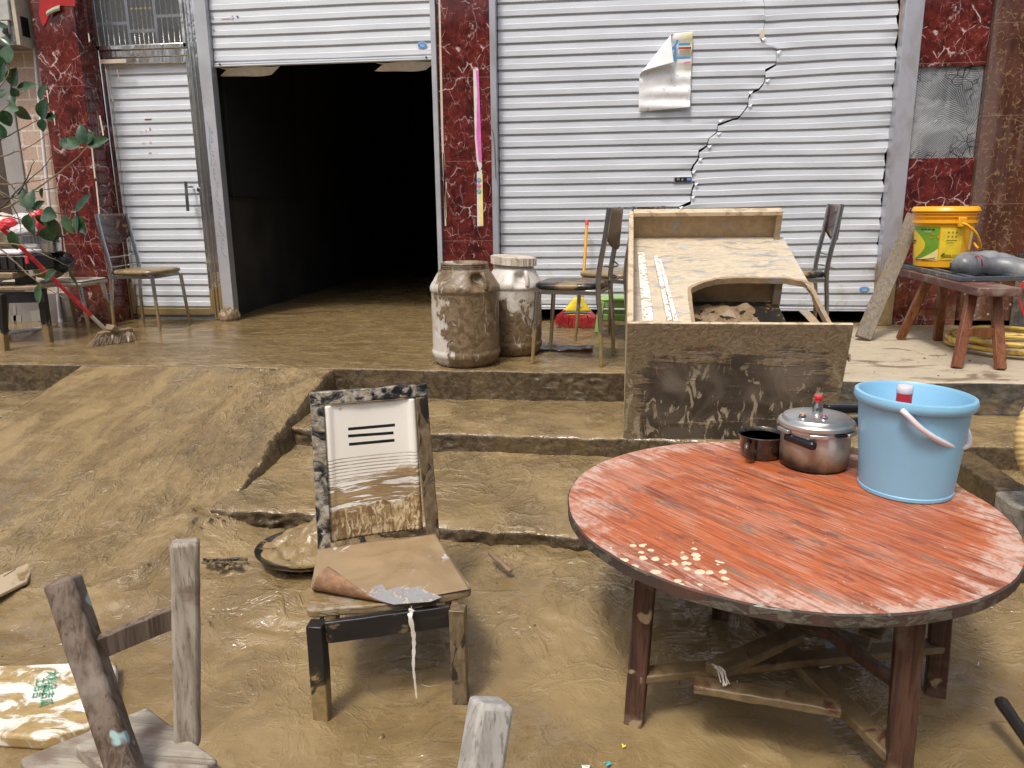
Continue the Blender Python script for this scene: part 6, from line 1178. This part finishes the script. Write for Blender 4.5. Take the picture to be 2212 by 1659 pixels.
# water pipe
t = thing('water_pipe', 'thin white water pipe running down the tiled wall beside the red pillar', 'pipe', at(80, 200, Y=5.93)); m = MB()
m.tube([at(61, -30, Y=5.95), at(68, 30, Y=5.95), at(92, 300, Y=5.95), at(112, 500, Y=5.93), at(124, 630, Y=5.92), at(130, 695, Y=5.90)], .013, 10); child(m, 'riser_pipe', 'pvc', t, smooth='auto')
e_ = at(131, 698, Y=5.88); m = MB(); m.tube([at(130, 690, Y=5.90), at(132, 700, Y=5.89), at(126, 702, Y=5.86)], .019, 10); child(m, 'elbow', 'pvc', t, smooth='auto')
m = MB(); m.tube([at(130, 702, Y=5.86), at(17, 721, z=PORCH+.05), at(-60, 732, z=PORCH+.05)], .014, 10); child(m, 'floor_pipe', 'pvc', t, smooth='auto')
t = thing('conduit_pipe', 'short thick white conduit ending in an elbow beside the electricity meter box', 'pipe', at(45, 80, Y=5.9)); m = MB(); m.tube([at(43, -30, Y=5.90), at(47, 50, Y=5.90), at(52, 92, Y=5.90), at(50, 99, Y=5.88), at(40, 98, Y=5.86)], .019, 12); child(m, 'conduit', 'pvc', t, smooth='auto')
# meter box
t = thing('meter_box', 'clear fronted electricity meter box at the top left corner', 'meter box', at(20, 50, Y=5.8)); xm0, xm1 = at(-160, 40, Y=5.75).x, at(27, 60, Y=5.75).x; zmb = at(20, 97, Y=5.75).z
m = MB(); m.box(((xm0+xm1)/2, 5.87, (zmb+3.2)/2), (xm1-xm0, .20, 3.2-zmb)); child(m, 'case', 'meter_in', t, bevel=.004)
m = MB(); m.box((xm1+.018, 5.87, (zmb+3.2)/2), (.034, .21, 3.2-zmb)); sde = child(m, 'side_wall', 'meter_side', t, bevel=.003)
m = MB(); m.box((xm1+.0365, 5.84, zmb+.14), (.003, .08, .14)); child(m, 'vent_opening', 'black', sde); m = MB()
for k in range(7): m.box((xm1+.0365, 5.83, zmb+.40+k*.036), (.003, .05, .010))
child(m, 'vent_slot', 'black', sde)
for px, py, w_, h_, mt in ((8, 20, .10, .16, 'meter'), (4, 70, .08, .13, 'meter'), (13, 60, .06, .09, 'meter')): m = MB(); m.box(at(px, py, Y=5.762), (w_, .03, h_)); child(m, 'meter_module', mt, t, bevel=.006)
m = MB(); m.box(at(12, 66, Y=5.742), (.035, .012, .05)); child(m, 'breaker_switch', 'black', t, bevel=.002)
m = MB(); m.box(at(11, 62, Y=5.744), (.035, .012, .03)); child(m, 'breaker_label', 'pale', t)
# steel pot, bags and crate on the table
zP = at(80, 546, Y=5.3).z; cP = Vector((at(84, 530, Y=5.35).x, 5.35, at(84, 548, Y=5.2).z)); hP = at(84, 508, Y=5.2).z-cP.z; rP = (at(127, 530, Y=5.35).x-at(40, 530, Y=5.35).x)/2
zst = cP.z
t = thing('steel_pot', 'shiny steel pot with red and clear plastic bags stuffed in it, on the left table', 'pot', cP); m = MB(); m.lathe([(0, 0), (rP*.9, 0), (rP*.97, .01), (rP*.98, hP*.55), (rP*1.0, hP*.57), (rP*.99, hP*.97), (rP*1.04, hP), (rP*.97, hP*.98), (rP*.9, .02), (0, .02)], cP, 64); child(m, 'pot_body', 'pot_steel', t, smooth='auto'); m = MB(); m.tube(bez([cP+Vector((rP*.9, -.05, hP*.95)), cP+Vector((rP*1.22, -.05, hP*.9)), cP+Vector((rP*1.2, .05, hP*.85)), cP+Vector((rP*.9, .05, hP*.93))], 5), .006, 8); child(m, 'handle', 'black', t, smooth=True)
def crumple(nm, lab, cat, c, r3, mt, seed, sub=4):
    import bmesh as bm_
    bm = bm_.new(); bm_.ops.create_icosphere(bm, subdivisions=sub, radius=1); a = np.array([v.co[:] for v in bm.verts]); d = 1+.28*(ridged(a*1.7+seed, 3)-.5)+.12*fbm(a*4+seed, 3); a = a*d[:, None]*np.array(r3)
    for v, q in zip(bm.verts, a): v.co = q
    me = bpy.data.meshes.new(nm); bm.to_mesh(me); bm.free(); me.materials.append(M[mt]); me.polygons.foreach_set('use_smooth', [True]*len(me.polygons)); o = bpy.data.objects.new(nm, me); col.objects.link(o); o.location = c; return tag(o, lab, cat)
crumple('red_bag', 'red plastic bag bunched behind the steel pot', 'bag', at(83, 482, Y=5.42), (.075, .07, .10), 'red_pl', 2)
crumple('red_bag', 'red plastic bag end left of the clear bags', 'bag', at(22, 484, Y=5.30), (.06, .06, .045), 'red_pl', 6)
crumple('clear_bag', 'upper roll of clear plastic bags resting on the steel pot', 'bag', at(50, 474, Y=5.36), (.085, .06, .045), 'clearbag', 9)
crumple('clear_bag', 'lower roll of clear plastic bags on the rim of the steel pot', 'bag', at(52, 498, Y=5.28), (.10, .06, .045), 'clearbag', 11)
crumple('black_bag', 'shiny black plastic bag draped over a bowl on the cream stool', 'bag', at(118, 566, Y=5.46), (.135, .12, .085), 'bag', 14)
crumple('brown_bowl', 'muddy brown bowl under the shiny black bag', 'bowl', at(105, 582, Y=5.44), (.11, .10, .07), 'seat_tan', 20)
crumple('cloth_bundle', 'pale cloth bundle behind the red bags at the left edge', 'cloth', at(8, 496, Y=5.55), (.16, .10, .12), 'peel', 24)
t = thing('black_crate', 'black plastic crate with white tray on top, on the side table', 'crate', at(30, 590, Y=5.0)); xb0, xb1 = at(-150, 570, Y=5.0).x, at(84, 570, Y=5.0).x; zc0_, zc1_ = at(40, 600, Y=4.9).z, at(40, 548, Y=4.9).z
m = MB(); m.box(((xb0+xb1)/2, 5.02, (zc0_+zc1_)/2+.02), (xb1-xb0, .26, (zc1_-zc0_)*.62)); child(m, 'crate_body', 'black', t, bevel=.012)
m = MB()
for k in range(9): m.box((xb1-.03-.06*k, 4.885, (zc0_+zc1_)/2+.02), (.010, .01, (zc1_-zc0_)*.55))
child(m, 'crate_rib', 'black', t, bevel=.002); m = MB(); m.box(((xb0+xb1)/2-.06, 4.93, zc0_+.018), (xb1-xb0-.06, .16, .042)); child(m, 'muddy_ledge', 'mud_obj', t, bevel=.008)
for xf in ((xb0+xb1)/2, xb1-.12): m = MB(); m.box((xf, 5.0, zc0_-.030), (.09, .10, .07)); child(m, 'foot', 'black', t, bevel=.006)
m = MB(); m.box((at(6, 548, Y=4.95).x, 5.0, zc1_+.006), (.36, .22, .030)); child(m, 'white_tray', 'white_pl', t, bevel=.012)
m = MB(); m.box((at(57, 560, Y=4.88).x, 4.884, (zc0_+zc1_)/2+.04), (.022, .012, .05)); child(m, 'red_latch', 'red_pl', t, bevel=.003)
# long handled broom standing in the flooded corner
b0 = at(240, 724, z=PORCH+.03); b1_ = at(2, 492, Y=4.62); t = thing('broom', 'mud caked push broom with long red handle, leaning across the left corner', 'broom', (b0.x, b0.y, PORCH))
sp = b0.lerp(b1_, .20); child(MB().tube([b0, sp], .013, 12), 'handle_base', 'seat_white', t, smooth='auto'); child(MB().tube([sp, b1_], .0135, 12), 'handle', 'red_stick', t, smooth='auto')
child(MB().tube([at(-14, 480, Y=4.6), at(6, 495, Y=4.61)], .017, 12), 'handle_grip', 'red_pl', t, smooth='auto')
ha, hbb = at(214, 722, z=PORCH+.075), at(284, 712, z=PORCH+.075); m = MB(); m.beam(ha, hbb, .05, .030, seg=8, wob=.002); m.beam(ha.lerp(hbb, .35)+Vector((0, 0, .012)), ha.lerp(hbb, .45)+Vector((0, 0, .045)), .10, .045); child(m, 'broom_head', 'mud_obj', t, bevel=.006)
m = MB(); r_ = random.Random(3)
for k in range(900):
    u = r_.random(); a = ha.lerp(hbb, u)+Vector((0, r_.uniform(-.022, .022), .008)); e = a+Vector((r_.gauss(.0+.05*(u-.4), .014), -.035+r_.gauss(0, .028), 0)); e.z = PORCH+.004; m.tube([a, a.lerp(e, .5)+Vector((.004, -.006, 0)), e], .0024, 3, caps=False)
child(m, 'bristles', 'mud_obj', t)

# ---------------------------------------------------------------- poster on the cracked shutter
p0 = at(1379, 242, Y=YW-.012); pr_ = at(1490, 233, Y=YW-.012); pt = at(1494, 79, Y=YW-.012); W0 = pr_.x-p0.x; H0 = pt.z-p0.z+.01; ux = (pr_-p0).normalized()
t = thing('peeling_poster', 'white poster with faded blue lettering peeling off the cracked shutter', 'poster', p0)
fa, fb = Vector((.03, H0*.50)), Vector((W0*.66, H0*.985)); L_ = (fb-fa).length; nx_, ny_ = -(fb.y-fa.y)/L_, (fb.x-fa.x)/L_; P = []; nu, nv = 60, 90
for j in range(nv):
    for i in range(nu):
        U, V = W0*i/(nu-1), H0*j/(nv-1); d_ = (U-fa.x)*nx_+(V-fa.y)*ny_; wav = .0030*math.sin(V*68)*(1 if V > H0*.0 else 0)+.006*math.sin(V*9+U*5); cr_ = .010*max(0, 1-V/(H0*.55))*math.sin(U*22+V*31)*math.sin(V*25-U*12)
        dep = .016+wav+cr_
        if d_ > 0:
            rc = .020; th2 = min(d_/rc, math.pi*.92); ext_ = max(0, d_-rc*math.pi*.92); back = d_-(rc*math.sin(th2)-ext_*.97); U -= nx_*back; V -= ny_*back; dep = dep+rc*(1-math.cos(th2))+ext_*.22
        P.append(p0+ux*U+Vector((0, -dep, V)))
m = MB(); m.grid(P, nu, nv); pst = child(m, 'sheet', 'poster', t, smooth=True, solid=.0006)
c = at(1471, 112, Y=YW-.045); text('printed_character', '仁', .15, M['sky'], t, c, bold=.0025); 
for pts, mt in (([(1466, 102), (1493, 101), (1493, 106), (1466, 106)], 'redband'), ([(1478, 134), (1493, 132), (1493, 135), (1478, 137)], 'pink')): m = MB(); m.prism([at(x, y, Y=YW-.043) for x, y in pts], (0, -.001, 0)); child(m, 'printed_band', mt, t)

# ---------------------------------------------------------------- leafy twigs in front on the left
def leaf(mb, base, d, L, Wd, nrm, curl=.2):
    d = d.normalized(); sd = d.cross(nrm).normalized(); nrm = sd.cross(d); n = 8; P = []
    for i in range(n+1):
        f_ = i/n; w_ = Wd*math.sin(math.pi*min(1, f_**.85*1.0))**.75*(1-.15*f_); c = base+d*L*f_-nrm*curl*L*f_*f_
        for s_ in (-1, -.5, 0, .5, 1): P.append(c+sd*s_*w_/2+nrm*abs(s_)*w_*.16)
    mb.grid(P, 5, n+1)
def px(x, y, Y): return at(x, y, Y=Y)
YL = 2.7; leaves = [  # base pixel, tip pixel, width px, light?
 (18, 137, 18, 98, 26, 1), (2, 178, 8, 135, 22, 0), (26, 186, 32, 148, 26, 0), (36, 190, 80, 184, 16, 1), (86, 216, 100, 183, 20, 0), (92, 258, 96, 214, 30, 1), (98, 252, 121, 252, 13, 1), (90, 256, 94, 284, 16, 0), (36, 230, 62, 258, 22, 0), (18, 232, 40, 238, 18, 1), (6, 238, 22, 272, 24, 0), (22, 205, 30, 225, 16, 0), (0, 60, 12, 52, 22, 1), (0, 82, 20, 96, 16, 1),
 (170, 318, 124, 302, 22, 0), (172, 316, 146, 298, 20, 1), (186, 312, 168, 268, 24, 0), (186, 312, 204, 286, 20, 0), (188, 314, 234, 300, 18, 1),
 (62, 452, 45, 404, 20, 0), (66, 452, 66, 408, 26, 0), (90, 428, 94, 407, 15, 0), (72, 452, 97, 436, 16, 0), (56, 446, 74, 452, 16, 0), (90, 462, 122, 470, 30, 1), (96, 466, 92, 486, 28, 0), (62, 462, 66, 508, 28, 0), (74, 470, 70, 498, 16, 0), (110, 470, 126, 512, 22, 0), (98, 490, 112, 520, 28, 1),
 (163, 458, 197, 421, 20, 0), (138, 464, 156, 504, 22, 1), (162, 466, 184, 504, 22, 1), (164, 464, 166, 502, 12, 0), (24, 498, 38, 538, 20, 0), (96, 606, 122, 586, 18, 0), (86, 614, 82, 656, 16, 1), (146, 572, 166, 622, 7, 0), (10, 300, -2, 268, 18, 1), (-4, 210, 14, 196, 20, 0), (6, 148, -6, 120, 18, 1), (40, 208, 24, 190, 16, 0)]
t = thing('leafy_branch', 'glossy green leaves on bare thin twigs reaching in from the left edge', 'branch', px(-60, 420, YL)); rr = random.Random(11)
twigs = [[(-60, 340), (0, 302), (40, 282), (80, 260)], [(-60, 370), (0, 340), (60, 318), (105, 288)], [(-60, 470), (20, 445), (75, 411), (129, 372), (170, 338), (191, 312)], [(-60, 425), (0, 429), (45, 429), (82, 450), (120, 460), (169, 463)], [(-60, 527), (0, 527), (45, 530), (90, 548), (147, 574)], [(-60, 500), (0, 538), (67, 597), (100, 622), (141, 645)], [(-60, 440), (0, 430), (60, 418), (124, 404)], [(-60, 400), (0, 415), (50, 445), (125, 492)], [(-40, 350), (0, 380), (30, 408), (70, 470)], [(-60, 455), (0, 465), (60, 480), (120, 520)], [(-60, 300), (-10, 250), (20, 225), (60, 190)], [(-60, 260), (-10, 200), (16, 165), (18, 130)], [(-60, 480), (0, 450), (50, 400), (90, 365), (118, 330)], [(-30, 400), (10, 425), (40, 470), (46, 520)], [(67, 597), (85, 592), (110, 582)], [(40, 420), (60, 380), (74, 348)], [(-60, 392), (0, 398), (70, 392), (108, 384)]]
for k, tw in enumerate(twigs):
    n = len(tw); pts = bez([px(x, y, YL-.05+.10*((k*37) % 7)/7+.02*i+rr.uniform(-.01, .01)) for i, (x, y) in enumerate(tw)], 6); m = MB(); m.tube([q+Vector((rr.uniform(-.002, .002), 0, rr.uniform(-.002, .002))) for q in pts], .0045 if k in (2, 4, 5) else .0032, 6, .0012)
    for q in pts[::3]: d = Vector((rr.uniform(-1, 1), rr.uniform(-.5, .5), rr.uniform(-.2, 1))); m.tube([q, q+d*.012], .0014, 4, .0006)
    child(m, 'twig', 'twig' if k % 3 else 'twig_dk', t, smooth=True)
for (x0, y0, x1, y1, wpx, lt) in leaves:
    Yk = YL+rr.uniform(-.08, .08); a, b = px(x0, y0, Yk), px(x1, y1, Yk+rr.uniform(-.02, .02)); L_ = (b-a).length; m = MB(); nr = Vector((rr.uniform(-.4, .4), -1, rr.uniform(.1, .9))); leaf(m, a, b-a, L_*1.05, wpx*Yk/F_PX*1.40, nr, rr.uniform(-.05, .25)); o = child(m, 'leaf', 'leaf2' if lt and rr.random() < .55 else 'leaf', t, smooth=True)
